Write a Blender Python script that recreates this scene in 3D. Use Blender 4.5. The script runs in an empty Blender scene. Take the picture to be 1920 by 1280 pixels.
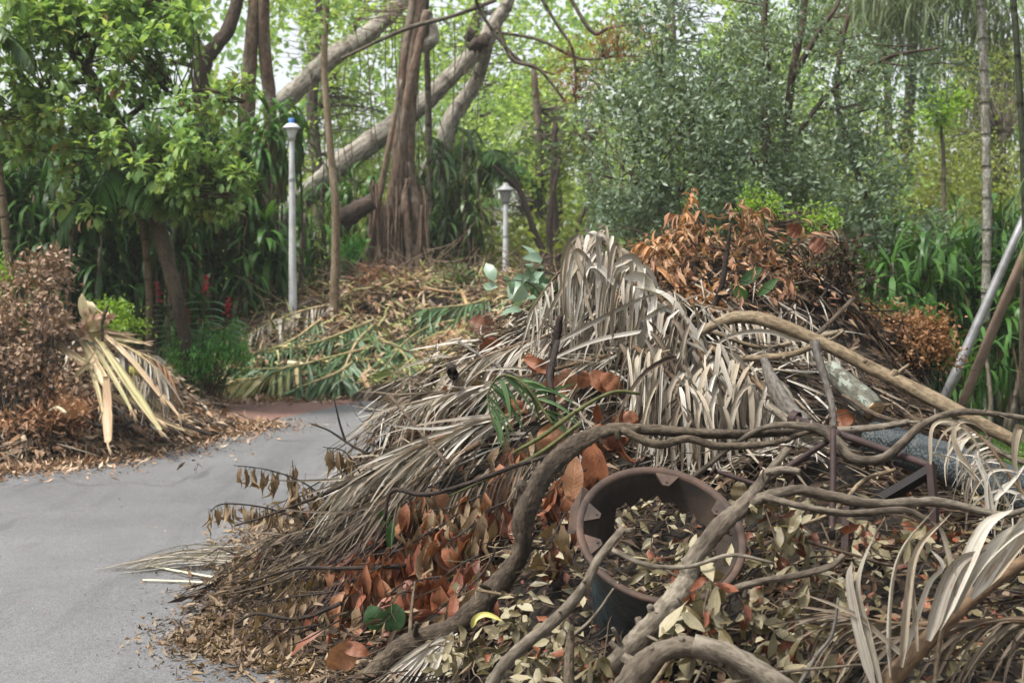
import bpy, math, numpy as np
from mathutils import Matrix, Vector
R = np.random.default_rng(11)
sc = bpy.context.scene

# ---------------------------------------------------------------- camera, sky, sun, exposure
FPX, CX, CY, HOR, CAMH = 2667.0, 960.0, 640.0, 520.0, 1.6
PITCH = math.atan((CY - HOR) / FPX)
cam_d = bpy.data.cameras.new('camera'); cam = bpy.data.objects.new('camera', cam_d)
sc.collection.objects.link(cam); sc.camera = cam
cam.location = (0, 0, CAMH); cam.rotation_euler = (math.pi / 2 - PITCH, 0, 0)
cam_d.lens = 50; cam_d.sensor_width = 36; cam_d.clip_start = 0.05; cam_d.clip_end = 600
cam_d.dof.use_dof = True; cam_d.dof.focus_distance = 5.8; cam_d.dof.aperture_fstop = 5.0

w = bpy.data.worlds.new('World'); sc.world = w; w.use_nodes = True
wn = w.node_tree; wn.nodes.clear()
SUN_EL, SUN_AZ = math.radians(62), math.radians(238)      # high, to the left and a little behind, through thin cloud
sky = wn.nodes.new('ShaderNodeTexSky'); sky.sky_type = 'NISHITA'; sky.sun_disc = False
sky.sun_elevation = SUN_EL; sky.sun_rotation = SUN_AZ; sky.dust_density = 4.0; sky.air_density = 1.2; sky.altitude = 0
hs = wn.nodes.new('ShaderNodeHueSaturation'); hs.inputs['Saturation'].default_value = 0.30   # overcast: nearly colourless sky
bg = wn.nodes.new('ShaderNodeBackground'); bg.inputs['Strength'].default_value = 0.09
ow = wn.nodes.new('ShaderNodeOutputWorld')
wn.links.new(sky.outputs[0], hs.inputs['Color']); wn.links.new(hs.outputs[0], bg.inputs[0]); wn.links.new(bg.outputs[0], ow.inputs[0])
sun_d = bpy.data.lights.new('sun', 'SUN'); sun_d.energy = 2.0; sun_d.angle = math.radians(10); sun_d.color = (1.0, 0.965, 0.90)
sun = bpy.data.objects.new('sun', sun_d); sc.collection.objects.link(sun)
_sd = Vector((math.sin(SUN_AZ) * math.cos(SUN_EL), math.cos(SUN_AZ) * math.cos(SUN_EL), math.sin(SUN_EL)))
sun.rotation_euler = _sd.to_track_quat('Z', 'Y').to_euler(); sun.location = (0, 0, 30)
sc.view_settings.view_transform = 'Standard'; sc.view_settings.look = 'None'
sc.view_settings.exposure = 1.75; sc.view_settings.gamma = 1.0; sc.view_settings.use_curve_mapping = False
sc.cycles.max_bounces = 6; sc.cycles.diffuse_bounces = 4; sc.cycles.transmission_bounces = 4; sc.cycles.glossy_bounces = 2
sc.cycles.use_denoising = True

# ---------------------------------------------------------------- placing
ct_, st_ = math.cos(PITCH), math.sin(PITCH)
CAMP = np.array([0, 0, CAMH])
def ray(px, py):
    a, b = (np.asarray(px, float) - CX) / FPX, (CY - np.asarray(py, float)) / FPX
    d = np.stack([a, ct_ + b * st_, -st_ + b * ct_], -1)
    return d / d[..., 1:2]
def P(px, py, Y): return CAMP + ray(px, py) * np.asarray(Y, float)[..., None]
def PX(Y): return Y / FPX                                   # metres per photo pixel at distance Y
def G(px, py):                                              # where a pixel meets flat ground
    d = ray(px, py); return CAMP + d * (-CAMH / d[2])

# ---------------------------------------------------------------- the three heaps as height fields
class Heap:
    def __init__(s, ctrl, zero, sig, amp, seed):
        a = [P(*c) for c in ctrl]
        b = [np.array([z[0], z[1], -0.10]) for z in zero]
        s.c = np.array(a + b); s.sig = sig; s.amp = amp
        r = np.random.default_rng(seed)
        s.k = r.normal(0, 1, (14, 2)) * 3.2; s.ph = r.uniform(0, 6.28, 14)
        s.box = (s.c[:, 0].min() - .3, s.c[:, 0].max() + .3, s.c[:, 1].min() - .3, s.c[:, 1].max() + .3)
    def __call__(s, x, y):
        x = np.asarray(x, float); y = np.asarray(y, float)
        d2 = (x[..., None] - s.c[:, 0]) ** 2 + (y[..., None] - s.c[:, 1]) ** 2
        wgt = np.exp(-d2 / (2 * s.sig ** 2)) + 1e-9 / (1 + d2) ** 3
        h = (wgt * s.c[:, 2]).sum(-1) / wgt.sum(-1)
        n = np.sin(x[..., None] * s.k[:, 0] + y[..., None] * s.k[:, 1] + s.ph).mean(-1)
        h = h + s.amp * n * np.clip(h * 3, 0, 1)
        ins = (x > s.box[0]) & (x < s.box[1]) & (y > s.box[2]) & (y < s.box[3])
        return np.where(ins, h, -0.2)
near = Heap([(1150,540,7.8),(1250,480,8.0),(1330,445,8.6),(1450,460,8.8),(1560,520,8.6),(1600,600,8.4),(1000,630,7.9),(900,700,8.0),(830,740,7.8),
             (1650,730,7.7),(1760,880,6.8),(1900,1000,6.0),(2000,1040,5.8),(1300,660,7.2),(1150,660,7.2),(1450,640,7.4),(1550,720,7.0),
             (1000,780,6.8),(850,810,7.2),(740,850,7.3),(690,910,7.0),(600,980,7.0),(540,1040,7.0),(1300,830,6.2),(1150,830,6.2),(1500,820,6.3),(1700,900,5.9),
             (900,950,6.3),(720,1030,6.4),(590,1120,6.4),(1050,960,5.8),(820,1080,5.9),(1240,1010,5.6),(1130,1120,5.8),(1180,1180,5.6),(1000,1120,5.4),(1450,1010,5.2),(1650,1010,5.2),(1850,1030,5.0),
             (1150,1245,5.2),(1300,1190,4.8),(1600,1180,4.5),(1850,1180,4.4),(1050,1260,4.9),(1400,1290,4.2),(1700,1290,4.1),(1950,1290,4.0),(2100,1100,4.6),(2150,1000,5.4),
             (830,1200,5.7),(680,1200,6.0),(1400,520,9.5),(1550,600,9.5),(1200,560,9.0)],
            [(-1.28,5.85),(-1.32,6.3),(-1.4,7.0),(-1.42,7.8),(-1.3,8.6),(-1.15,9.4),(-1.6,6.4),(-1.7,7.2),(-.6,10),(0,10.4),(.7,10.9),(1.5,11.4),(2.4,11.4),(2.9,10.4),(3.0,9.6),(2.9,9),(2.9,8.2),(2.95,7.5),(3.4,9),(3.3,7.0),(3.6,8),
             (3.7,6),(3.8,5),(3.6,4),(2.8,3.2),(2,2.9),(1.2,3.0),(.7,3.5),(.35,4.2),(-.1,4.9),(-.6,5.4),(-1.0,5.7),(-1.3,5.6),(-2.2,6),(-2.2,8),(-2.4,5),(0,3.9),(-1,4.6),(2.6,2.4),(4.4,5),(4.4,7),(4.2,10)],
            .36, .16, 3)
leftp = Heap([(60,690,13.6),(-60,690,13.6),(-200,690,13.6),(150,660,13.8),(230,690,14.0),(290,770,14.2),(110,725,13.1),(0,750,12.9),(-100,750,13),(200,790,13.3),(0,800,12.6),(90,800,12.7),
              (150,670,14.6),(0,690,14.8),(-200,690,14.8)],
             [G(0,878)[:2],G(-150,890)[:2],G(-300,880)[:2],G(120,868)[:2],G(210,855)[:2],G(290,842)[:2],G(360,826)[:2],G(330,775)[:2],(-3.3,16.5),(-3.8,17.5),(-4.8,17.8),(-6,18),(-7.6,17),(-8,15),(-7.6,13),(-6.8,11.6),
              (-2.7,14.2),(-2.9,13.0),(-5,10.8)], .42, .16, 5)
midp = Heap([(500,640,20.3),(560,590,21.2),(640,560,22),(760,535,23),(900,535,23.4),(650,650,20.7),(800,640,20.6),(900,640,20.3),(1000,570,22),(1150,570,22),(1300,580,22),(480,700,19.8),(600,700,19.7),(750,700,19.6),(880,700,19.6),(1050,690,19.8)],
            [G(420,752)[:2],G(500,752)[:2],G(600,752)[:2],G(700,752)[:2],G(800,752)[:2],G(900,750)[:2],G(1050,750)[:2],G(1250,750)[:2],(-5.2,20.5),(-5.3,22),(-4.8,23.5),(-3.6,25),(-1.5,26.5),(1,27),(4,27),(6,25),(6.5,22),(6,20),(4,19)],
            .62, .22, 9)
HEAPS = [near, leftp, midp]
def H(x, y): return np.maximum(np.maximum(near(x, y), leftp(x, y)), np.maximum(midp(x, y), 0.0))
_YS = np.arange(2.4, 32, .025)
def hit(px, py):
    d = ray(px, py); q = CAMP + d * _YS[:, None]
    g_ = q[:, 2] - H(q[:, 0], q[:, 1]); i = np.argmax(g_ <= 0)
    return q[i] if i > 0 else (G(px, py) if py > 640 else q[np.argmin(g_ + (q[:, 1] > 24) * 9)])
def on(px, py, lift=.06):
    q = hit(px, py); v = CAMP - q; return q + v / np.linalg.norm(v) * lift
def onl(pts, lift=.06): return np.array([on(p[0], p[1], p[2] if len(p) > 2 else lift) for p in pts])
def Pl(pts, Y=None):
    return np.array([P(p[0], p[1], p[2] if len(p) > 2 else Y) for p in pts])

# ---------------------------------------------------------------- mesh helpers
def nrm(v): return v / (np.linalg.norm(v, axis=-1, keepdims=True) + 1e-12)
class MB:
    def __init__(s): s.v, s.f4, s.f3, s.c, s.n = [], [], [], [], 0
    def add(s, v, q=None, t=None, c=None):
        v = np.asarray(v, float).reshape(-1, 3)
        if q is not None and len(q): s.f4.append(np.asarray(q).reshape(-1, 4) + s.n)
        if t is not None and len(t): s.f3.append(np.asarray(t).reshape(-1, 3) + s.n)
        s.c.append(np.asarray(c, float).reshape(-1, 3) if c is not None else v)
        s.v.append(v); s.n += len(v); return s
    def mesh(s, name, mat, origin=(0, 0, 0), smooth=True):
        v = np.concatenate(s.v) - np.asarray(origin, float)
        q = np.concatenate(s.f4) if s.f4 else np.zeros((0, 4), int)
        t = np.concatenate(s.f3) if s.f3 else np.zeros((0, 3), int)
        me = bpy.data.meshes.new(name)
        me.vertices.add(len(v)); me.vertices.foreach_set('co', v.astype(np.float32).ravel())
        lv = np.concatenate([q.ravel(), t.ravel()]).astype(np.int32)
        me.loops.add(len(lv)); me.loops.foreach_set('vertex_index', lv)
        ls = np.concatenate([np.arange(len(q)) * 4, len(q) * 4 + np.arange(len(t)) * 3]).astype(np.int32)
        me.polygons.add(len(ls)); me.polygons.foreach_set('loop_start', ls)
        me.polygons.foreach_set('use_smooth', np.full(len(ls), smooth))
        a = me.attributes.new('bc', 'FLOAT_VECTOR', 'POINT'); a.data.foreach_set('vector', np.concatenate(s.c).astype(np.float32).ravel())
        me.materials.append(mat); me.update(calc_edges=True)
        return me
def link(name, data, parent=None, loc=None):
    o = bpy.data.objects.new(name, data); sc.collection.objects.link(o)
    if loc is not None: o.location = [float(a) for a in loc]
    if parent is not None: o.parent = parent
    return o
def tag(o, label=None, cat=None, group=None, kind=None):
    if label: o['label'] = label
    if cat: o['category'] = cat
    if group: o['group'] = group
    if kind: o['kind'] = kind
    return o
def thing(name, label, cat, loc=(0, 0, 0), group=None):
    o = link(name, None, None, loc); o.empty_display_size = .1
    return tag(o, label, cat, group)
def build(mb, name, mat, parent=None, origin=None, smooth=True):
    """one mesh object; under a parent its vertices are stored relative to the parent's base"""
    if parent is not None:
        b = parent; loc = np.array(b.location)
        while b.parent is not None: b = b.parent; loc = loc + np.array(b.location)
        return link(name, mb.mesh(name, mat, loc, smooth), parent)
    origin = np.zeros(3) if origin is None else np.asarray(origin, float)
    return link(name, mb.mesh(name, mat, origin, smooth), None, origin)

def catmull(p, sub):
    p = np.asarray(p, float)
    if len(p) < 3:
        t = np.linspace(0, 1, sub + 1)[:, None]; return p[0] * (1 - t) + p[-1] * t
    q = np.vstack([2 * p[0] - p[1], p, 2 * p[-1] - p[-2]]); out = []
    t = np.linspace(0, 1, sub, endpoint=False)[:, None]
    for i in range(len(p) - 1):
        a, b, c, d = q[i:i + 4]
        out.append(.5 * ((2 * b) + (-a + c) * t + (2 * a - 5 * b + 4 * c - d) * t * t + (-a + 3 * b - 3 * c + d) * t ** 3))
    return np.vstack(out + [p[-1:]])
def tube(mb, pts, rad, n=8, sub=5, bump=.08, wob=0.0, cap=True):
    pts = np.asarray(pts, float); rad = np.full(len(pts), float(rad)) if np.ndim(rad) == 0 else np.interp(np.linspace(0, 1, len(pts)), np.linspace(0, 1, len(rad)), rad)
    c = catmull(np.hstack([pts, rad[:, None]]), sub); pt, r = c[:, :3], np.maximum(c[:, 3], 1e-4)
    m = len(pt)
    if wob: pt = pt + wob * R.normal(0, 1, (m, 3)) * np.r_[0, np.ones(m - 2), 0][:, None]
    tg = nrm(np.gradient(pt, axis=0)); u = np.zeros((m, 3))
    a = np.array([0, 0, 1.]) if abs(tg[0, 2]) < .9 else np.array([1., 0, 0])
    u[0] = nrm(np.cross(tg[0], a))
    for i in range(1, m):
        x = u[i - 1] - tg[i] * np.dot(u[i - 1], tg[i]); u[i] = x / (np.linalg.norm(x) + 1e-9)
    v = np.cross(tg, u)
    th = np.arange(n) / n * 2 * math.pi
    along = np.r_[0, np.cumsum(np.linalg.norm(np.diff(pt, axis=0), axis=1))]
    nn = 0
    for k in range(4):
        nn = nn + np.sin(th[None] * R.integers(1, 4) + along[:, None] / (np.mean(r) * R.uniform(3, 12)) + R.uniform(0, 6.28))
    rr = r[:, None] * (1 + bump * nn / 2 + bump * .5 * R.normal(0, 1, (m, n)))
    V = pt[:, None] + rr[..., None] * (np.cos(th)[None, :, None] * u[:, None] + np.sin(th)[None, :, None] * v[:, None])
    i, j = np.meshgrid(np.arange(m - 1), np.arange(n), indexing='ij')
    q = np.stack([i * n + j, i * n + (j + 1) % n, (i + 1) * n + (j + 1) % n, (i + 1) * n + j], -1).reshape(-1, 4)
    C = np.stack([np.cos(th)[None] * r[:, None], np.sin(th)[None] * r[:, None], np.repeat(along[:, None], n, 1)], -1) + R.uniform(0, 9)
    V = V.reshape(-1, 3); C = C.reshape(-1, 3); t = None
    if cap:
        k = len(V); V = np.vstack([V, pt[:1], pt[-1:]]); C = np.vstack([C, C[:1], C[-1:]])
        e = np.arange(n); e2 = (e + 1) % n; L = (m - 1) * n
        t = np.vstack([np.stack([e2, e, np.full(n, k)], -1), np.stack([L + e, L + e2, np.full(n, k + 1)], -1)])
    return mb.add(V, q, t, C)
def sticks(mb, A, B, r, bend=.12, k=3, taper=.4):
    """many thin bent three-sided twigs at once"""
    A = np.asarray(A, float); B = np.asarray(B, float); n = len(A); r = np.broadcast_to(np.asarray(r, float), (n,))
    d = B - A; L = np.linalg.norm(d, axis=1, keepdims=True); dn = d / (L + 1e-9)
    s = nrm(np.cross(dn, R.normal(0, 1, (n, 3)))); q = np.cross(dn, s)
    t = np.linspace(0, 1, k + 1)
    off = (np.sin(math.pi * t)[None, :, None] * s[:, None] * L[:, None] * bend * R.normal(0, .6, (n, 1, 1))
           + np.sin(2 * math.pi * t)[None, :, None] * q[:, None] * L[:, None] * bend * R.normal(0, .35, (n, 1, 1)))
    c = A[:, None] + d[:, None] * t[None, :, None] + off
    rr = r[:, None] * (1 - (1 - taper) * t)[None]
    th = np.arange(3) * 2 * math.pi / 3
    ring = np.cos(th)[None, :, None] * s[:, None] + np.sin(th)[None, :, None] * q[:, None]
    V = c[:, :, None] + rr[:, :, None, None] * ring[:, None]
    b = (np.arange(n) * (k + 1) * 3)[:, None, None]; i = np.arange(k)[None, :, None] * 3; j = np.arange(3)[None, None]; j2 = (j + 1) % 3
    F = np.stack([b + i + j, b + i + j2, b + i + 3 + j2, b + i + 3 + j], -1).reshape(-1, 4)
    C = np.stack([np.broadcast_to(np.cos(th) * .01, V.shape[:3]), np.broadcast_to(np.sin(th) * .01, V.shape[:3]), np.broadcast_to((L * t)[:, :, None], V.shape[:3])], -1)
    return mb.add(V.reshape(-1, 3), F, None, C.reshape(-1, 3))
SH = {'oval': lambda t: np.sin(math.pi * np.clip(t, 0, 1) ** .85) ** .7,
      'lance': lambda t: np.sin(math.pi * np.clip(t, 0, 1) ** .7) ** 1.1,
      'obov': lambda t: np.sin(math.pi * np.clip(t, 0, 1) ** 1.35) ** .75,
      'strap': lambda t: np.minimum(1, .35 + t * 5) * (1 - np.clip(t, 0, 1) ** 3.5),
      'strip': lambda t: np.minimum(1, .5 + t * 6) * (1 - .85 * np.clip(t, 0, 1) ** 2)}
def orth(D, N):
    D = nrm(D); N = N - D * (N * D).sum(-1, keepdims=True)
    bad = np.linalg.norm(N, axis=-1) < 1e-3
    if np.any(bad): N[bad] = np.cross(D[bad], [1., 0, 0])
    return D, nrm(N)
def leaves(mb, Pn, D, N, L, W, curl=.5, fold=.3, shape='oval', k=3, wave=0.0, twist=0.0, wide=3):
    """many leaves: strips of k cells, folded on the midrib, bending away from N"""
    Pn = np.asarray(Pn, float); n = len(Pn); f = lambda a: np.broadcast_to(np.asarray(a, float), (n,))[:, None]
    D, N = orth(np.broadcast_to(D, (n, 3)).copy(), np.broadcast_to(N, (n, 3)).astype(float).copy()); S = np.cross(D, N)
    L, W, curl, fold, twist = f(L), f(W), f(curl), f(fold), f(twist)
    t = np.linspace(0, 1, k + 1)[None]; c = curl + 1e-4
    X = np.sin(c * t) / c; Z = -(1 - np.cos(c * t)) / c
    cen = Pn[:, None] + (D[:, None] * X[..., None] + N[:, None] * Z[..., None]) * L[..., None]
    nt = N[:, None] * np.cos(c * t)[..., None] + D[:, None] * np.sin(c * t)[..., None]
    if wave: cen = cen + nt * (wave * W)[..., None] * R.normal(0, 1, (n, k + 1, 1))
    tw = twist * t
    Sx = S[:, None] * np.cos(tw)[..., None] + nt * np.sin(tw)[..., None]; Nx = nt * np.cos(tw)[..., None] - S[:, None] * np.sin(tw)[..., None]
    hw = .5 * W * np.maximum(SH[shape](t), .03)
    cf, sf = np.cos(fold)[..., None], np.sin(fold)[..., None]
    e = lambda: (1 + wave * R.normal(0, 1, (n, k + 1)))[..., None] if wave else 1.0
    left = cen + hw[..., None] * (-Sx * cf + Nx * sf * e()); right = cen + hw[..., None] * (Sx * cf + Nx * sf * e())
    rnd = R.uniform(0, 50, (n, 1))
    if wide == 3: V = np.stack([left, cen, right], 2); ss = [-1, 0, 1]
    else: V = np.stack([left, right], 2); ss = [-1, 1]
    m = len(ss)
    C = np.stack([np.broadcast_to(np.array(ss, float), (n, k + 1, m)), np.broadcast_to(t[..., None], (n, k + 1, m)), np.broadcast_to(rnd[..., None], (n, k + 1, m))], -1)
    b = (np.arange(n) * (k + 1) * m)[:, None, None]; i = np.arange(k)[None, :, None] * m; j = np.arange(m - 1)[None, None]
    F = np.stack([b + i + j, b + i + j + 1, b + i + m + j + 1, b + i + m + j], -1).reshape(-1, 4)
    return mb.add(V.reshape(-1, 3), F, None, C.reshape(-1, 3))
def rhombs(mb, Pn, D, N, L, W, fold=.35):
    """many tiny two-triangle leaves folded on the midrib"""
    n = len(Pn); D, N = orth(np.array(D, float), np.array(N, float)); S = np.cross(D, N)
    L = np.broadcast_to(L, (n,))[:, None]; W = np.broadcast_to(W, (n,))[:, None]
    m = Pn + D * L * .45
    V = np.stack([Pn, m + S * W * .5 + N * W * fold * .5, Pn + D * L, m - S * W * .5 + N * W * fold * .5], 1)
    b = (np.arange(n) * 4)[:, None]
    T = np.concatenate([b + [0, 1, 2], b + [0, 2, 3]], 1).reshape(-1, 3)
    C = np.broadcast_to(np.array([[0, 0, 0], [1, .45, 0], [0, 1, 0], [-1, .45, 0]], float), (n, 4, 3))
    return mb.add(V.reshape(-1, 3), None, T, C.reshape(-1, 3))
def lathe(mb, prof, n=24, M=None):
    th = np.arange(n) / n * 2 * math.pi; pr = np.array(prof, float)
    V = np.stack([pr[:, 0:1] * np.cos(th), pr[:, 0:1] * np.sin(th), np.repeat(pr[:, 1:2], n, 1)], -1).reshape(-1, 3)
    i, j = np.meshgrid(np.arange(len(pr) - 1), np.arange(n), indexing='ij')
    q = np.stack([i * n + j, i * n + (j + 1) % n, (i + 1) * n + (j + 1) % n, (i + 1) * n + j], -1).reshape(-1, 4)
    return mb.add(V + (np.zeros(3) if M is None else M), q, None, V)
def dirs(n, up=0.0, spread=1.0):
    d = R.normal(0, 1, (n, 3)) * [spread, spread, spread]; d[:, 2] += up; return nrm(d)
def gauss(n, s): return R.normal(0, 1, (n, 3)) * s
UP = np.array([0, 0, 1.]); DOWN = -UP

# ---------------------------------------------------------------- materials
def lin(c):
    c = np.asarray(c, float) / 255; return np.where(c <= .04045, c / 12.92, ((c + .055) / 1.055) ** 2.4)
def col(r, g, b, k=1.0): return tuple(float(x) for x in np.clip(lin((r, g, b)) * k, 0, .85)) + (1,)
class NT:
    def __init__(s, name):
        s.m = bpy.data.materials.new(name); s.m.use_nodes = True; s.t = s.m.node_tree; s.t.nodes.clear()
        s.out = s.n('ShaderNodeOutputMaterial')
    def n(s, typ, **kw):
        x = s.t.nodes.new(typ)
        for k, v in kw.items(): setattr(x, k, v)
        return x
    def i(s, node, key, val):
        if hasattr(val, 'links') or isinstance(val, bpy.types.NodeSocket): s.t.links.new(val, node.inputs[key])
        else: node.inputs[key].default_value = val
    def math(s, op, a, b=0.0, clamp=False):
        x = s.n('ShaderNodeMath', operation=op, use_clamp=clamp); s.i(x, 0, a); s.i(x, 1, b); return x.outputs[0]
    def noise(s, vec, scale, detail=3, rough=.55):
        x = s.n('ShaderNodeTexNoise'); s.i(x, 'Scale', scale); s.i(x, 'Detail', detail); s.i(x, 'Roughness', rough)
        if vec is not None: s.i(x, 'Vector', vec)
        return x.outputs['Fac']
    def mapv(s, vec, scale=(1, 1, 1), loc=(0, 0, 0)):
        x = s.n('ShaderNodeMapping'); s.i(x, 'Vector', vec); s.i(x, 'Scale', scale); s.i(x, 'Location', loc); return x.outputs[0]
    def ramp(s, fac, stops, interp='LINEAR'):
        x = s.n('ShaderNodeValToRGB'); x.color_ramp.interpolation = interp; e = x.color_ramp.elements
        while len(e) > 1: e.remove(e[-1])
        e[0].position, e[0].color = stops[0]
        for p, c in stops[1:]: k = e.new(p); k.color = c
        s.i(x, 'Fac', fac); return x.outputs['Color']
    def mix(s, fac, a, b, typ='MIX'):
        x = s.n('ShaderNodeMix', data_type='RGBA', blend_type=typ); s.i(x, 0, fac); s.i(x, 6, a); s.i(x, 7, b); return x.outputs[2]
    def attr(s, name): return s.n('ShaderNodeAttribute', attribute_name=name).outputs['Vector']
    def rng(s, v, a, b, c=0.0, d=1.0):
        x = s.n('ShaderNodeMapRange'); s.i(x, 0, v); s.i(x, 1, a); s.i(x, 2, b); s.i(x, 3, c); s.i(x, 4, d); return x.outputs[0]
    def pos(s): return s.n('ShaderNodeNewGeometry').outputs['Position']
    def rand(s):
        g = s.n('ShaderNodeNewGeometry').outputs['Random Per Island']; o = s.n('ShaderNodeObjectInfo').outputs['Random']
        return s.math('FRACT', s.math('ADD', g, o))
    def bump(s, h, dist, strength=1.0):
        x = s.n('ShaderNodeBump'); s.i(x, 'Height', h); s.i(x, 'Distance', dist); s.i(x, 'Strength', strength); return x.outputs[0]
    def bsdf(s, c, rough=.6, spec=.4, normal=None, metal=0.0):
        x = s.n('ShaderNodeBsdfPrincipled'); s.i(x, 'Base Color', c); s.i(x, 'Roughness', rough); s.i(x, 'Specular IOR Level', spec); s.i(x, 'Metallic', metal)
        if normal is not None: s.i(x, 'Normal', normal)
        return x.outputs[0]
    def done(s, sh): s.t.links.new(sh, s.out.inputs['Surface']); return s.m
def leafmat(name, cols, trans=.3, rough=.5, spec=.35, patch=.7, detail=0, streak=0, warm=(1.15, 1.1, .6), patchw=.45):
    """leaf colour by leaf and by patch of the plant; detail = veins and blotches, streak = parallel fibres"""
    m = NT(name); r = m.rand(); nz = m.noise(m.pos(), patch, 2)
    f = m.math('ADD', m.math('MULTIPLY', r, 1 - patchw), m.math('MULTIPLY', m.rng(nz, .3, .7), patchw), True)
    c = m.ramp(f, [(i / (len(cols) - 1), q) for i, q in enumerate(cols)])
    nb = None
    if detail or streak:
        bc = m.attr('bc')
        sep = m.n('ShaderNodeSeparateXYZ'); m.i(sep, 0, bc); s_, t_ = sep.outputs[0], sep.outputs[1]
        ab = m.math('ABSOLUTE', s_)
        if detail:
            v = m.n('ShaderNodeCombineXYZ'); m.i(v, 0, s_); m.i(v, 1, m.math('MULTIPLY', t_, 3)); m.i(v, 2, m.math('ADD', sep.outputs[2], m.math('MULTIPLY', r, 31)))
            bl = m.noise(v.outputs[0], 2.2, 4, .65)
            c = m.mix(m.rng(bl, .45, .72, 0, detail), c, m.mix(1, c, (.42, .33, .26, 1), 'MULTIPLY'))
            c = m.mix(m.rng(bl, .42, .25, 0, .45 * detail), c, m.mix(1, c, (1.5, 1.4, 1.3, 1), 'MULTIPLY'))
            vein = m.math('SINE', m.math('MULTIPLY', m.math('SUBTRACT', m.math('MULTIPLY', t_, 11), m.math('MULTIPLY', ab, 1.6)), 6.283))
            mid = m.rng(ab, .0, .10, 1, 0)
            c = m.mix(m.math('MULTIPLY', mid, .45), c, m.mix(1, c, (1.5, 1.4, 1.15, 1), 'MULTIPLY'))
            h = m.math('ADD', m.math('MULTIPLY', vein, .14), m.math('ADD', bl, m.math('MULTIPLY', mid, -.8)))
            nb = m.bump(h, .003, .4)
        if streak:
            v = m.n('ShaderNodeCombineXYZ'); m.i(v, 0, m.math('MULTIPLY', s_, 5)); m.i(v, 1, m.math('MULTIPLY', t_, .8)); m.i(v, 2, m.math('ADD', sep.outputs[2], m.math('MULTIPLY', r, 31)))
            sn = m.noise(v.outputs[0], 1.6, 4, .7)
            c = m.mix(m.rng(sn, .42, .66, 0, streak), c, m.mix(1, c, (.42, .37, .32, 1), 'MULTIPLY'))
            v2 = m.n('ShaderNodeCombineXYZ'); m.i(v2, 0, s_); m.i(v2, 1, m.math('MULTIPLY', t_, 5)); m.i(v2, 2, m.math('MULTIPLY', r, 57))
            b2 = m.noise(v2.outputs[0], 1.4, 3, .6)
            c = m.mix(m.rng(b2, .52, .7, 0, .6 * streak), c, m.mix(1, c, (.62, .42, .28, 1), 'MULTIPLY'))
            nb = m.bump(m.math('ADD', sn, m.math('MULTIPLY', m.rng(ab, 0, .15, 1, 0), -.5)), .003, .6)
    sh = m.bsdf(c, rough, spec, nb)
    if trans:
        tr = m.n('ShaderNodeBsdfTranslucent'); m.i(tr, 'Color', m.mix(1, c, tuple(warm) + (1,), 'MULTIPLY'))
        mx = m.n('ShaderNodeMixShader'); m.i(mx, 0, trans); m.t.links.new(sh, mx.inputs[1]); m.t.links.new(tr.outputs[0], mx.inputs[2]); sh = mx.outputs[0]
    return m.done(sh)
def barkmat(name, c1, c2, c3=None, scale=8, stretch=.25, dist=.01, rough=.85, fine=60, lichen=None, ring=0):
    m = NT(name); bc = m.attr('bc'); v = m.mapv(bc, (scale * 3, scale * 3, scale * stretch * 3))
    a = m.noise(v, 1.0, 5, .65); b = m.noise(m.mapv(bc, (fine, fine, fine * .5)), 1.0, 3); d = m.noise(m.mapv(bc, (3, 3, 1.3)), 1.0, 3)
    c = m.ramp(a, [(.3, c1), (.7, c2)])
    if c3 is not None: c = m.mix(m.rng(d, .45, .62), c, c3)
    c = m.mix(m.rng(b, .42, .62, 0, .75), c, m.mix(1, c, (.40, .37, .34, 1), 'MULTIPLY'))
    k_ = m.noise(m.mapv(bc, (fine * .35, fine * .35, fine * .12)), 1.0, 5, .7); c = m.mix(m.rng(k_, .5, .62, 0, .6), c, m.mix(1, c, (.45, .42, .40, 1), 'MULTIPLY'))
    if lichen is not None:
        l = m.noise(m.mapv(bc, (14, 14, 9)), 1.0, 4, .7); c = m.mix(m.rng(l, .52, .58), c, lichen)
    h = m.math('ADD', m.math('SUBTRACT', a, m.math('MULTIPLY', k_, .5)), m.math('MULTIPLY', b, -.3))
    if ring:
        sep = m.n('ShaderNodeSeparateXYZ'); m.i(sep, 0, bc)
        rg = m.math('SINE', m.math('MULTIPLY', sep.outputs[2], ring)); rg = m.rng(rg, .86, 1.0)
        c = m.mix(m.math('MULTIPLY', rg, .6), c, m.mix(1, c, (.4, .38, .35, 1), 'MULTIPLY')); h = m.math('SUBTRACT', h, m.math('MULTIPLY', rg, .8))
    return m.done(m.bsdf(c, rough, .25, m.bump(h, dist * 1.6, 1.0)))
# ---------------------------------------------------------------- material set
K = .50
def CL(l, k=K): return [col(*c, k) for c in l]
M_almond = leafmat('almond_leaf', CL([(74,104,58),(100,134,76),(136,164,100),(116,146,84),(88,118,66),(154,176,106),(110,140,78),(176,140,80)], 1.05), .5, .5, patchw=.35)
M_dracaena = leafmat('strap_leaf_green', CL([(44,80,38),(66,108,48),(92,138,62),(76,118,52),(120,154,76)], .6), .3, .42, .3)
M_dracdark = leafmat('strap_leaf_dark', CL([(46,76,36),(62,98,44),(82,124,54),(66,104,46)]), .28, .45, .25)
M_drybeard = leafmat('dead_strap_leaf', CL([(132,100,66),(160,128,88),(112,88,62),(96,98,58)]), .2, .8)
M_bright = leafmat('bright_canopy_leaf', CL([(106,134,72),(134,160,86),(156,180,104),(122,148,78),(96,124,66),(164,172,96)], 1.1), .6, .5)
M_far = leafmat('far_wood_leaf', CL([(78,112,62),(104,142,78),(128,160,92),(92,128,70),(140,152,92)], 1.15), .55, .6, patch=.35)
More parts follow.
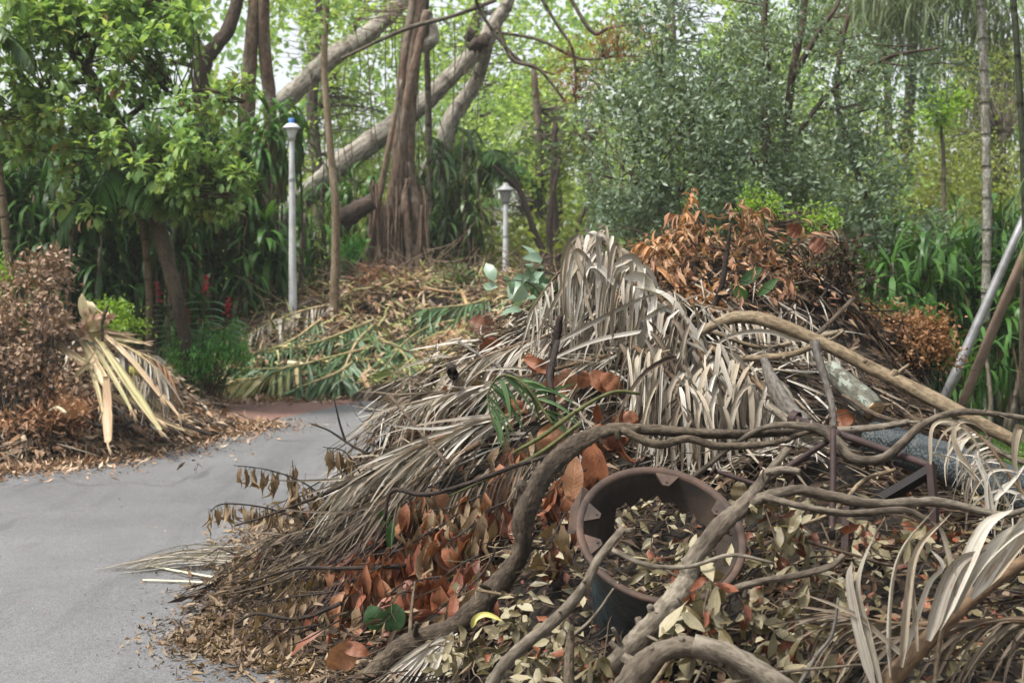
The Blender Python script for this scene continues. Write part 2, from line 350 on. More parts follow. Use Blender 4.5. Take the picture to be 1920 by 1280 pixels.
M_oak = leafmat('oak_leaf_grey', CL([(80,102,78),(104,128,98),(132,152,126),(92,114,82),(116,134,94),(152,168,146)], .72), .32, .45, .5, patch=.9)
M_yellowg = leafmat('yellow_green_leaf', CL([(96,124,54),(128,150,66),(150,160,84),(110,128,64),(138,120,70)], .82), .5, .5)
M_limeg = leafmat('lime_leaf', CL([(140,186,62),(170,206,84),(120,168,58),(196,204,92)], .6), .5, .45)
M_weep = leafmat('weeping_needle', CL([(78,100,72),(104,124,84),(128,138,96),(88,112,76)], .62), .35, .6)
M_palm = leafmat('palm_leaf_green', CL([(56,92,54),(84,122,64),(112,142,74),(144,140,72)], .55), .35, .4, .5)
M_fern = leafmat('fern_leaf', CL([(58,110,52),(80,140,62),(100,156,74),(66,122,54)], 1.0), .5, .5)
M_ginger = leafmat('ginger_leaf', CL([(56,100,60),(76,124,80),(90,138,92)], .95), .35, .4, .5, patchw=.1, detail=.2)
M_reddead = leafmat('hanging_dead_foliage', CL([(150,92,58),(176,116,72),(122,78,54),(190,140,96)], .6), .3, .7)
M_redflower = leafmat('red_ginger_bract', CL([(196,44,58),(214,60,74)], .6), .2, .5)
M_pink = leafmat('pink_petal', CL([(236,110,120),(246,140,150)], .7), .3, .5)
M_grass = leafmat('grass_blade', CL([(92,140,62),(120,168,80),(142,176,92)], .55), .4, .6)
# dry material of the heaps
M_palmdry = leafmat('dry_palm_leaflet', CL([(192,188,176),(166,158,144),(216,212,202),(142,132,118),(182,170,150),(156,150,140),(202,192,172)], .8), .10, .7, .3, patch=1.4, streak=.75, patchw=.3)
M_palmdry2 = leafmat('dry_palm_leaflet_brown', CL([(136,122,104),(112,98,84),(164,150,130),(90,76,62),(128,106,84)], .6), .10, .7, .3, streak=.75)
M_fibre = leafmat('purple_brown_fibre', CL([(102,80,70),(122,98,84),(86,66,60),(140,116,98)], .5), .05, .75, streak=.7)
M_rustleaf = leafmat('rust_brown_leaf', CL([(150,92,62),(176,112,76),(126,78,54),(162,106,74),(190,138,102),(110,78,56)], .62), .18, .55, .35, detail=.6, patch=1.5, patchw=.3)
M_redleaf = leafmat('dark_red_leaf', CL([(140,80,56),(116,66,46),(160,96,66),(124,86,54)], .56), .15, .5, .35, detail=.6)
M_tanleaf = leafmat('tan_leaf', CL([(158,134,104),(140,116,88),(178,154,122),(122,100,78),(146,128,98)], .62), .2, .6, .3, detail=.55)
M_oliveleaf = leafmat('olive_tan_leaf', CL([(148,138,100),(124,114,78),(164,152,116),(106,96,62),(136,120,80),(116,98,66)], .5), .15, .42, .45, detail=.45, patch=1.3, patchw=.35)
M_oliveund = leafmat('pale_leaf_underside', CL([(186,178,150),(170,160,130),(150,140,104)], .62), .15, .55, .3, detail=.3)
M_orange = leafmat('orange_dead_leaf', CL([(184,134,98),(160,112,80),(204,164,126),(136,98,74),(174,124,92),(166,132,104)], .66), .22, .6, patch=1.2)
M_fernorange = leafmat('orange_fern', CL([(180,128,82),(196,146,100),(160,110,72)], .68), .3, .6)
M_litter = leafmat('leaf_litter_mix', CL([(158,128,100),(184,156,128),(130,98,74),(204,182,156),(146,110,84),(112,86,66),(172,134,104)], .76), .12, .75, .2, patch=1.6, patchw=.25)
M_litternear = leafmat('near_litter_mix', CL([(130,108,84),(158,136,110),(104,82,62),(180,160,134),(118,92,70),(92,72,56),(140,112,86)], .55), .1, .75, .2, patch=1.6, patchw=.25)  # darker version of the litter mix; shade between the leaves put into the colour
M_litterdk = leafmat('dark_litter_mix', CL([(70,56,46),(90,72,56),(54,44,36),(108,86,66),(80,66,48)], .5), .08, .8, .2, patch=1.6, patchw=.3)  # brown litter, darkened further to paint shade into the heap gaps
M_greycut = leafmat('mixed_cut_foliage', CL([(112,132,76),(142,146,92),(178,168,118),(96,122,66),(196,178,134),(166,136,98),(128,148,80)], .92), .25, .65, patch=.8, patchw=.4)
M_shrubdry = leafmat('brown_shrub_leaf', CL([(150,122,98),(172,144,118),(126,98,80),(200,176,150)], .68), .15, .6, patch=1.4)
M_huskbrown = leafmat('orange_sprig_leaf', CL([(168,124,82),(148,104,68),(184,144,102),(132,92,62)], .62), .25, .6)
M_greenpalm = leafmat('fresh_palm_leaflet', CL([(96,134,84),(120,156,102),(84,122,74),(140,166,116)], .55), .3, .4, .5, streak=.2)
M_greenleaf = leafmat('fresh_green_leaf', CL([(66,104,50),(86,128,62),(60,96,60)], .5), .3, .35, .5, detail=.2, patchw=.1)
M_bluegreen = leafmat('blue_green_leaf', CL([(126,156,128),(150,176,150),(110,144,112)], .6), .3, .4, .5)
M_twig = barkmat('twig_bark', col(120,104,86,.6), col(92,78,64,.6), scale=12)
M_twigdk = barkmat('dark_twig_bark', col(72,60,52,.6), col(50,42,38,.6), scale=12)
M_barkgrey = barkmat('grey_brown_bark', col(132,120,104,.58), col(92,82,70,.5), col(150,140,124,.58), scale=9, dist=.006)
M_barkbrown = barkmat('rough_brown_bark', col(108,94,78,.55), col(72,62,52,.5), col(132,118,98,.52), scale=12, stretch=.6, dist=.008, fine=90)
M_barktan = barkmat('smooth_tan_bark', col(160,142,114,.58), col(134,116,92,.56), col(172,156,130,.58), scale=5, dist=.004)
M_barksilver = barkmat('weathered_grey_wood', col(128,122,114,.6), col(98,92,86,.55), scale=7, stretch=.08, dist=.004)
M_lichen = barkmat('lichened_bark', col(140,142,128,.5), col(104,100,88,.5), scale=9, dist=.005, lichen=col(166,174,160,.5))
M_barkfig = barkmat('fig_trunk_bark', col(150,126,106,.64), col(112,90,76,.58), col(142,130,114,.64), scale=1.6, stretch=.12, dist=.03, fine=20)
M_barklimb = barkmat('pale_limb_bark', col(172,164,152,.8), col(138,130,118,.75), col(150,148,134,.76), scale=3, dist=.02, fine=18, ring=7)
M_barkdark = barkmat('dark_trunk_bark', col(108,92,80,.6), col(78,66,58,.55), scale=3, dist=.015, fine=24)  # plain dark brown bark
M_barkbg = barkmat('background_trunk_bark', col(126,116,100,.62), col(96,88,76,.6), scale=3, dist=.012, fine=24, ring=9)
M_palmring = barkmat('ringed_palm_trunk', col(134,118,92,.6), col(108,96,72,.58), scale=4, dist=.01, ring=26)
M_whitetrunk = barkmat('white_lichened_palm_trunk', col(196,196,186,.66), col(128,122,108,.6), scale=6, stretch=.5, dist=.01, lichen=col(120,116,100,.6), ring=20)
M_bamboo = barkmat('dark_green_stem', col(82,92,66,.5), col(64,68,52,.5), scale=4, ring=20, dist=.004)
M_petiole = barkmat('green_tan_petiole', col(190,180,130,.66), col(198,172,134,.66), col(160,160,104,.6), scale=3, stretch=.06, dist=.003)
M_petpink = barkmat('tan_petiole', col(206,178,140,.68), col(176,138,106,.66), scale=3, stretch=.06, dist=.003)
M_cut = barkmat('fresh_cut_wood', col(206,176,132,.66), col(186,150,108,.66), scale=12, dist=.001)
M_rachis = barkmat('dry_rachis', col(134,110,84,.6), col(104,82,62,.55), scale=6, stretch=.08, dist=.003)
M_greenrachis = barkmat('green_rachis', col(126,128,78,.5), col(100,104,62,.45), scale=6, stretch=.08, dist=.002)

def surf(name, cols, scale, fine, rough=.85, dist=.01, vecscale=(1, 1, 1), spec=.25):
    m = NT(name); p = m.mapv(m.pos(), vecscale)
    a = m.noise(p, scale, 5, .6); b = m.noise(p, fine, 3, .6)
    c = m.ramp(m.math('ADD', m.math('MULTIPLY', a, .6), m.math('MULTIPLY', b, .4)), [(.3 + .4 * i / (len(cols) - 1), q) for i, q in enumerate(cols)])
    return m.done(m.bsdf(c, rough, spec, m.bump(m.math('ADD', a, m.math('MULTIPLY', b, .5)), dist)))
M_soil = surf('forest_soil', CL([(70,56,44),(104,84,62),(128,104,78),(88,84,52)], .5), .9, 14, dist=.05)
M_mound = surf('debris_core', CL([(28,23,20),(48,40,33),(66,54,43)], .4), 5, 30, dist=.06)  # core colour lowered so that openings in the heaps look deep in shade
M_turf = surf('lawn_turf', CL([(84,104,52),(112,132,66),(120,104,76)], .5), 2.0, 30, dist=.02)
M_red = surf('red_brick_path', CL([(132,100,88),(148,114,102),(122,94,84)], .6), 1.2, 60, dist=.003, rough=.8)
def asphalt():
    m = NT('asphalt'); p = m.pos()
    big = m.noise(p, .45, 4, .6); mid = m.noise(p, 3.2, 4, .6); fine = m.noise(p, 90, 3, .75); spk = m.noise(p, 260, 1, .5)
    c = m.ramp(big, [(.3, col(116,117,119,.5)), (.7, col(140,140,142,.56))])
    g2 = m.noise(p, 38, 3, .7); c = m.mix(m.rng(g2, .42, .62, 0, .6), c, m.mix(1, c, (.66, .66, .66, 1), 'MULTIPLY'))
    c = m.mix(m.rng(mid, .35, .65, 0, .6), c, m.mix(1, c, (.80, .79, .78, 1), 'MULTIPLY'))
    c = m.mix(m.rng(fine, .44, .60, 0, .8), c, m.mix(1, c, (.42, .42, .42, 1), 'MULTIPLY'))
    c = m.mix(m.rng(spk, .58, .66, 0, .6), c, col(205,200,192,.6))
    v = m.n('ShaderNodeTexVoronoi', feature='DISTANCE_TO_EDGE'); m.i(v, 'Scale', .33)
    dis = m.n('ShaderNodeVectorMath', operation='ADD'); nz = m.n('ShaderNodeTexNoise'); m.i(nz, 'Scale', 2.2); m.i(nz, 'Vector', p); m.i(nz, 'Detail', 5)
    sc_ = m.n('ShaderNodeVectorMath', operation='SCALE'); m.t.links.new(nz.outputs['Color'], sc_.inputs[0]); sc_.inputs['Scale'].default_value = .7
    m.i(dis, 0, p); m.t.links.new(sc_.outputs[0], dis.inputs[1]); m.t.links.new(dis.outputs[0], v.inputs['Vector'])
    cr = m.math('MULTIPLY', m.rng(v.outputs['Distance'], .0, .009, 1, 0), m.rng(m.noise(p, .6, 2), .42, .55))
    c = m.mix(m.math('MULTIPLY', cr, .6), c, (.03, .03, .03, 1))
    # worn darker tyre streaks lie along the road
    st = m.noise(m.mapv(p, (1.6, .22, 1)), 1.3, 6, .7)
    c = m.mix(m.rng(st, .50, .62, 0, .6), c, m.mix(1, c, (.62, .62, .62, 1), 'MULTIPLY'))
    bc = m.rng(m.noise(m.mapv(p, (3, .35, 1)), 1.1, 3), .68, .74)
    c = m.mix(m.math('MULTIPLY', bc, .5), c, (.035, .035, .035, 1))
    return m.done(m.bsdf(c, .62, .45, m.bump(m.math('ADD', fine, g2), .003, 1)))
M_asphalt = asphalt()
def plain(name, c, rough=.5, spec=.4, metal=0.0, var=.15, scale=9, dist=.0):
    m = NT(name); tc = m.n('ShaderNodeTexCoord').outputs['Object']; n = m.noise(tc, scale, 4, .6)
    cc = m.mix(m.rng(n, .3, .7, 0, 1), c, m.mix(1, c, (1 - var * 2, 1 - var * 2, 1 - var * 2.2, 1), 'MULTIPLY'))
    return m.done(m.bsdf(cc, rough, spec, m.bump(n, dist) if dist else None, metal))
M_lampwhite = plain('white_paint', col(206,208,210,.8), .5, var=.2, scale=5)
M_lampgrey = plain('grey_lantern_metal', col(150,152,152,.8), .5)
M_lampglass = plain('frosted_lantern', col(206,210,206,.85), .3)
M_bluecell = plain('blue_photocell', col(60,120,200,.8), .4)

# ---------------------------------------------------------------- the setting
def sheet(name, pts, z, mat, sub=1):
    me = bpy.data.meshes.new(name); me.from_pydata([(x, y, z) for x, y in pts], [], [list(range(len(pts)))]); me.materials.append(mat)
    o = link(name, me); return tag(o, kind='structure')
gm = MB(); gx = np.linspace(-140, 140, 71); gy = np.linspace(-60, 260, 81)
X, Y = np.meshgrid(gx, gy, indexing='ij'); Z = np.where((Y > 34), np.clip((Y - 34) * .01, 0, 1) * np.sin(X * .1) * .5, 0.0)
i, j = np.meshgrid(np.arange(70), np.arange(80), indexing='ij')
gm.add(np.stack([X, Y, Z], -1), np.stack([i * 81 + j, (i + 1) * 81 + j, (i + 1) * 81 + j + 1, i * 81 + j + 1], -1).reshape(-1, 4))
tag(build(gm, 'ground', M_soil), kind='structure')
EDGE_L = [(-8.5,-8),(-8,0),(-7.0,5),(-6.3,9),(-5.4,11.4),(-4.3,13.4),(-2.9,15.3),(-2.35,17.0),(-1.75,18.7),(-.4,20.0),(2,20.8),(8,21.5),(20,21.8)]
EDGE_R = [(20,17.5),(8,17.0),(4,15.8),(2.0,13.5),(1.1,11),(.7,8),(.4,4),(.2,0),(.2,-8)]
def smooth2(p, s=6): return [tuple(a[:2]) for a in catmull(np.array([(x, y, 0) for x, y in p], float), s)]
sheet('road', smooth2(EDGE_L) + smooth2(EDGE_R), .008, M_asphalt)
sheet('brick_path', smooth2([(-6.2,13.5),(-5.4,14.6),(-5.6,17),(-5.0,20),(-4,22.5),(4,23),(8,23.2),(8,21.0),(2,20.5),(-.4,19.7),(-1.7,18.4),(-2.3,16.7),(-2.8,15.0),(-4.2,13.1)], 4), .004, M_red)
sheet('lawn', [(3.2,8),(14,8),(20,14),(20,17.3),(8,16.9),(4.1,15.7),(3.0,12)], .006, M_turf)
sheet('lawn_far', [(4.0,18.6),(26,19.4),(26,30),(9,30),(5,24)], .012, M_turf) if False else None
g = MB(); n = 42000
p = np.stack([R.uniform(3.0, 9.5, n), R.uniform(9, 17.2, n), np.full(n, .0)], -1)
keep = (p[:, 1] < 15.6 + (p[:, 0] - 4) * .35) & (R.random(n) < .35 + .9 * (np.sin(p[:, 0] * 2.1) * np.sin(p[:, 1] * 1.7) > -.3)); p = p[keep]
rhombs(g, p, dirs(len(p), 1.4), dirs(len(p)), R.uniform(.05, .11, len(p)), .012)
tag(build(g, 'lawn_grass', M_grass), kind='stuff', label='short green lawn grass beyond the right end of the big heap', cat='grass')

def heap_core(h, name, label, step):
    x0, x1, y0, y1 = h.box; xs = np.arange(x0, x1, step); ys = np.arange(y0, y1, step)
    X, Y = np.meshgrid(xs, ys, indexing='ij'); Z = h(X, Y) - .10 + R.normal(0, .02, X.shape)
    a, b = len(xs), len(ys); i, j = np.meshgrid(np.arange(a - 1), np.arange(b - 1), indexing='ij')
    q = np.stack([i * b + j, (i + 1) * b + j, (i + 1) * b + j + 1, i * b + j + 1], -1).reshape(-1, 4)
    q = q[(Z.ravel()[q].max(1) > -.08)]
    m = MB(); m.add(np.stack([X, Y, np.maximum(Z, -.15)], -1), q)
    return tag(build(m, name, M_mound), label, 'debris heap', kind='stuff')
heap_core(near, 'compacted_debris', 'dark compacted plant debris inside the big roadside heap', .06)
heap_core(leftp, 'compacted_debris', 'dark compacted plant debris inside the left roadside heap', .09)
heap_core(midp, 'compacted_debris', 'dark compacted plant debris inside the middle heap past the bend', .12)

def scatter(h, n, cond=None):
    """random spots on a heap, with the surface slope there"""
    x = R.uniform(h.box[0], h.box[1], n); y = R.uniform(h.box[2], h.box[3], n); z = h(x, y)
    k = z > .02
    if cond is not None: k &= cond(x, y, z)
    x, y, z = x[k], y[k], z[k]; e = .05
    nx = -(h(x + e, y) - z) / e; ny = -(h(x, y + e) - z) / e
    N = nrm(np.stack([nx, ny, np.ones_like(nx)], -1)); return np.stack([x, y, z], -1), N
def tangent(N, down=.5):
    t = R.normal(0, 1, N.shape); t[:, :2] += N[:, :2] * down * 4; t[:, 2] -= down
    return nrm(t - N * (t * N).sum(-1, keepdims=True))
def proj(p):
    """photo pixel of world points"""
    d = p - CAMP; f = d[..., 1] * ct_ - d[..., 2] * st_; u = d[..., 1] * st_ + d[..., 2] * ct_
    return CX + FPX * d[..., 0] / f, CY - FPX * u / f

# ---------------------------------------------------------------- background woods
def stuffleaf(name, label, cat, mat, pts, L, W, k=0, up=.2, shape='oval', curl=.6):
    m = MB(); n = len(pts)
    if k == 0: rhombs(m, pts, dirs(n, up), dirs(n, 1.0), L * R.uniform(.7, 1.3, n), W * R.uniform(.7, 1.3, n))
    else: leaves(m, pts, dirs(n, up), UP, L * R.uniform(.7, 1.3, n), W, curl, .3, shape, k, wide=2)
    return tag(build(m, name, mat), label, cat, kind='stuff')
def clumps(blobs, per, sig, sub=7):
    """leaf spots: blobs (px, py, Y, rx, ry, depth, n) broken into sub clumps so that gaps stay open"""
    out, cen = [], []
    for (px, py, Yd, rx, ry, dz, n) in blobs:
        k = max(2, int(n / sub)); u = dirs(k) * R.uniform(.25, 1, (k, 1)) ** .5
        c = P(px + u[:, 0] * rx, py - u[:, 2] * ry, Yd + u[:, 1] * dz)
        q = np.repeat(c, sub, 0) + gauss(k * sub, min(rx, ry) * PX(Yd) * .16)
        cen.append(q); out.append((np.repeat(q, per, 0) + gauss(len(q) * per, sig)))
    return np.concatenate(out), np.concatenate(cen)
def tree(name, label, cat, trunks, bark, blobs, mat, L, W, per=10, sig=.12, k=0, up=.2, group=None, shape='oval', nseg=9, twigs=True, curl=.6, hang=False, sub=7, tb=.1):
    """trunks: list of (pixel polyline with distance, radii in pixels)"""
    base = Pl(trunks[0][0])[0] if trunks else P(*blobs[0][:3]); base = np.array([base[0], base[1], max(0, min(base[2], 0))])
    o = thing(name, label, cat, base, group); tp = []
    for pts, rad in trunks:
        m = MB(); w_ = Pl(pts); Yd = np.mean([q[2] for q in pts])
        if not tp and w_[0][2] > 0: w_ = np.vstack([[w_[0][0], w_[0][1], -.05], w_]); rad = [rad[0] * 1.1] + list(rad)
        tube(m, w_, np.array(rad) * PX(Yd), nseg, 6, tb)
        tp.append(catmull(w_, 6)); build(m, 'trunk' if len(tp) == 1 else 'limb', bark, o)
    if blobs:
        pts, cen = clumps(blobs, per, sig, sub); m = MB()
        if cen[:, 1].mean() > 30: pts = pts[gaps(pts, .9)]
        n = len(pts)
        D = dirs(n, up)
        if k == 0: rhombs(m, pts, D, dirs(n, .8), L * R.uniform(.65, 1.3, n), W * R.uniform(.7, 1.3, n))
        else: leaves(m, pts, D, UP, L * R.uniform(.65, 1.3, n), W * R.uniform(.7, 1.3, n), curl, .3, shape, k, wide=2)
        build(m, 'crown', mat, o)['kind'] = 'stuff'
        if twigs and tp:
            A = np.concatenate(tp); s = cen[R.random(len(cen)) < min(1, 260 / len(cen))]
            d = np.linalg.norm(s[:, None] - A[None] + np.array([0, 0, .0]), axis=-1) + (A[None, :, 2] > s[:, None, 2]) * .6
            near_ = A[d.argmin(1)]; ln = np.linalg.norm(s - near_, axis=1); kk = ln < 4.5
            mt = MB(); sticks(mt, near_[kk], s[kk], .006 + .006 * ln[kk], .14, 5, .25); build(mt, 'branches', bark, o)['kind'] = 'stuff'
    return o
def rosettes(mb, C, n, L, W, k=4, curl=1.5, up=.5, shape='strap', fold=.25, wide=2, spread=.03):
    Pn = np.repeat(C, n, 0); m = len(Pn); D = dirs(m, up)
    leaves(mb, Pn + D * spread, D, UP, L * R.uniform(.7, 1.2, m), W * R.uniform(.8, 1.2, m), curl * R.uniform(.6, 1.4, m) * np.sqrt(1 - D[:, 2] ** 2 * .8), fold, shape, k, wide=wide)

HOLES = [(962,385,46,34),(360,110,40,70),(545,110,30,90),(520,190,26,20),(705,205,24,18),(770,215,14,12),(1310,25,60,24),(1215,40,30,24),(1440,85,14,26),(1560,150,18,26),(20,80,40,60),(1600,60,20,20),(920,30,30,30),(300,40,20,30),(30,270,24,20)]
def gaps(p, k=1.0):
    px, py = proj(p); ok = np.ones(len(p), bool)
    for (x, y, a, b) in HOLES: ok &= ((px - x) / (a * k)) ** 2 + ((py - y) / (b * k)) ** 2 > 1
    return ok
# far wood behind everything
def band(n, x0, x1, y0, y1, z0, z1, dens=None):
    c = np.stack([R.uniform(x0, x1, n), R.uniform(y0, y1, n), R.uniform(z0, z1, n)], -1)
    if dens is not None: c = c[R.random(n) < dens(c)]
    return c
c = band(3600, -34, 34, 62, 78, -.5, 23, lambda c: np.clip(1.15 - c[:, 2] / 26 + .35 * np.sin(c[:, 0] * .5) * np.sin(c[:, 2] * .45 + 1), .12, 1))
c = c[gaps(c, 1.15)]
stuffleaf('far_woods', 'pale green wood seen far behind all the nearer trees', 'woodland', M_far, np.repeat(c, 16, 0) + gauss(len(c) * 16, .55), .5, .26)
c = band(2400, -30, 30, 46, 58, -.3, 5.5)
c = c[gaps(c, 1.1)]
stuffleaf('far_undergrowth', 'mid green undergrowth between the far trunks', 'undergrowth', M_yellowg, np.repeat(c, 12, 0) + gauss(len(c) * 12, .4), .34, .16)

BRT = 'bright green canopy trees behind the lamp posts'
tree('tree', 'bright green leafy tree behind the white-posted lamp on the left', 'tree', [([(590,520,34),(600,380,34),(585,200,34),(600,60,34),(590,-60,34)],[13,11,10,8,6]),([(600,200,34),(650,90,34),(700,-30,34)],[7,5,4])], M_barkbg,
     [(640,60,34,110,120,2.5,170),(560,300,35,80,120,2,110),(690,250,36,90,110,2,150),(520,40,35,70,100,2,60)], M_bright, .17, .09, 11, .26)
tree('tree', 'bright green tree standing behind the big fig trunk', 'tree', [([(905,520,42),(880,300,42),(882,150,42),(900,-40,42)],[11,10,9,7])], M_barkbg,
     [(840,80,41,110,110,3,170),(840,330,40,90,100,3,120),(950,270,38,95,85,2,190),(1010,180,40,90,80,3,120),(980,60,44,120,90,3,90)], M_bright, .19, .1, 11, .3)
tree('tree', 'slim grey tree between the second lamp and the oak', 'tree', [([(1013,520,30),(1010,400,30),(1012,280,30),(1000,120,30)],[10,9,8,5])], M_barkbg,
     [(1010,330,31,90,100,2,90),(1070,250,31,90,90,2,110),(960,430,33,110,60,2,90)], M_bright, .14, .07, 10, .2)
tree('tree', 'dark forked sapling leaning left beside the second lamp', 'tree', [([(1022,500,27),(1000,430,27),(975,360,27),(945,330,27),(925,310,27)],[6,6,5,4,2]),([(975,360,27),(962,320,27),(962,290,27)],[4,3,2]),([(1030,520,27),(1032,400,27),(1050,300,27)],[7,6,3])], M_barkdark,
     [(1000,300,27,60,30,1,26)], M_palm, .12, .06, 9, .15)
tree('tree', 'pair of brown trunks under the grey green oak crown', 'tree', [([(1045,520,28),(1042,420,28),(1036,330,28),(1042,230,28)],[7,7,6,5]),([(1108,520,28),(1106,400,28),(1108,300,28),(1100,230,28)],[7,6,6,4]),([(1070,500,28),(1080,440,28),(1100,380,28)],[5,4,4])], M_barkdark,
     [(1080,300,30,60,60,1,50)], M_yellowg, .14, .07, 9, .18)
tree('tree', 'yellow green broad tree behind the grey green oak', 'tree', [([(1250,520,38),(1240,300,38),(1260,80,38),(1250,-60,38)],[12,10,8,6])], M_barkbg,
     [(1180,80,38,120,90,3,130),(1330,60,40,130,90,3,150),(1180,330,38,120,110,3,200),(1350,300,38,120,130,3,200),(1500,150,42,140,150,3,200)], M_bright, .18, .09, 11, .28)
tree('tree', 'yellow green thicket tree left of the white palm trunk', 'tree', [([(1600,520,30),(1590,350,30),(1610,200,30)],[8,7,5]),([(1570,300,30),(1600,230,30),(1640,170,30)],[5,4,3])], M_barkbg,
     [(1560,330,29,110,110,2,230),(1700,300,27,110,100,2,260),(1660,430,26,120,70,2,170),(1500,420,28,110,70,2,140)], M_yellowg, .10, .05, 13, .16)
tree('tree', 'yellow green feathery tree right of the white palm trunk', 'tree', [([(1890,560,26),(1885,400,26),(1880,250,26)],[9,8,6])], M_barkbg,
     [(1870,350,25,90,90,2,240),(1860,180,27,90,110,2,120),(1800,230,27,80,60,2,60)], M_yellowg, .10, .04, 13, .16)
tree('tree', 'lime green shrub tree shining beside the white palm trunk', 'tree', [([(1770,330,22),(1765,250,22),(1762,190,22)],[4,3,2])], M_barkbg, [(1763,190,22,42,42,.7,70)], M_limeg, .10, .05, 11, .09)
tree('bush', 'lime green bush just behind the orange top of the heap', 'bush', [([(1448,520,13),(1448,450,13),(1446,400,13)],[3,3,2])], M_twig, [(1420,385,13,45,30,.4,60),(1530,420,13,45,26,.4,55)], M_limeg, .045, .022, 11, .05)
tree('tree', 'fresh green broad-leaved tree just behind the grey green oak', 'tree', [([(1395,540,23),(1390,380,23),(1400,200,23),(1390,60,23)],[8,7,6,4])], M_barkbg,
     [(1330,330,23,130,110,1.5,110),(1500,250,23,120,120,1.5,100),(1400,120,23,110,90,1.5,60),(1620,300,23,90,110,1.5,70),(1230,250,23,80,110,1.5,50)], M_almond, .13, .065, 11, .16)
# grey green oak, nearer
OAK = [([(1440,560,15),(1444,430,15),(1440,330,15),(1436,220,15),(1440,140,15),(1432,60,15),(1440,-40,15)],[10,9,9,8,7,6,4]),([(1470,420,15),(1474,260,15),(1484,150,15),(1505,40,15),(1512,-30,15)],[9,8,7,6,5]),
       ([(1484,150,15),(1530,70,15),(1570,10,15),(1580,-30,15)],[6,5,4,3]),([(1440,330,15),(1370,250,15),(1310,190,14.6),(1240,150,14.2)],[6,5,4,3]),([(1474,280,15),(1560,170,15),(1660,110,14.5),(1760,90,14)],[5,4,4,2]),([(1444,400,15),(1350,370,14.6),(1230,350,14),(1130,330,13.6)],[6,4,3,2]),
       ([(1640,430,15.5),(1600,300,15.5),(1570,190,15.5),(1572,120,15.5),(1590,30,15.5)],[7,6,5,5,4])]
tree('oak_tree', 'grey green small-leaved oak filling the view behind the heap', 'tree', OAK, M_barkdark,
     [(1180,200,14.5,120,80,1,152),(1290,230,14.2,130,90,1,218),(1170,330,14,100,90,1,171),(1290,380,14,130,90,1,265),(1400,300,14.5,130,110,1.2,251),(1450,140,15,150,110,1.3,178),(1330,110,15,130,90,1.2,112),
      (1560,330,15,120,110,1.2,218),(1620,190,15,110,110,1.2,145),(1540,430,14.6,130,50,1,158),(1400,430,14.2,130,40,1,105),(1160,430,14.5,70,50,1,79),(1230,30,15,110,50,1,45),(1520,30,15.5,140,60,1.2,85),(1740,130,15,100,60,1,59),(1700,430,15,90,70,1,59)],
     M_oak, .074, .031, 14, .085, up=.15, sub=9)
tree('bare_tree', 'bare tree with reddish hanging twigs above the second lamp', 'tree',
     [([(812,560,27),(806,300,27),(800,60,26.6),(806,-60,25),(840,-90,22),(885,-20,20),(900,20,20),(940,80,20),(985,120,20),(1040,140,20)],[8,8,7,5,4,4,3.5,3,3,2,1.5]),([(1000,-30,20),(1040,40,20),(1075,100,20),(1080,200,20)],[4,3,3,2]),([(1060,-20,20),(1110,60,20),(1150,50,20),(1250,40,20),(1330,30,20)],[4,4,3,2,1.5]),([(930,60,20),(1010,75,20),(1090,110,20),(1170,105,20),(1240,110,20)],[3,3,3,2,2]),([(930,40,20),(960,110,20),(1010,130,20),(1060,190,20)],[4,4,3,2]),([(640,110,21),(760,55,21),(850,30,21),(930,0,21)],[3,4,4,4])],
     M_barkbg, [(1130,90,20,90,40,1,60),(1090,150,20,80,50,.8,70),(1180,60,20,70,30,.8,40)], M_reddead, .10, .014, 9, .14, up=-.9, twigs=True, nseg=7)
# weeping tree at the top right
o = thing('weeping_tree', 'weeping feathery tree hanging in the top right corner', 'tree', P(1700, 520, 30) * [1, 1, 0])
m = MB(); tube(m, Pl([(1705,520,30),(1700,300,30),(1710,100,30),(1700,-60,30)]), np.array([12, 11, 9, 7]) * PX(30), 9, 5); build(m, 'trunk', M_barkbg, o)
for cx, cy in ((1640,-10),(1700,40),(1760,10),(1820,-10),(1880,60),(1900,150),(1850,190),(1840,350)):
    m = MB(); n = 240; b = P(cx + R.normal(0, 40, n), cy - 20 + R.normal(0, 40, n), 29 + R.normal(0, .7, n)); ph = R.uniform(-1, 1, n)
    leaves(m, b, nrm(np.stack([ph * .8, R.normal(0, .5, n), R.uniform(-.6, .4, n)], -1)), UP, R.uniform(.8, 1.7, n), .035, 1.5 * (1 - .0 * ph), .1, 'strip', 5, wide=2); build(m, 'hanging_spray', M_weep, o)['kind'] = 'stuff'

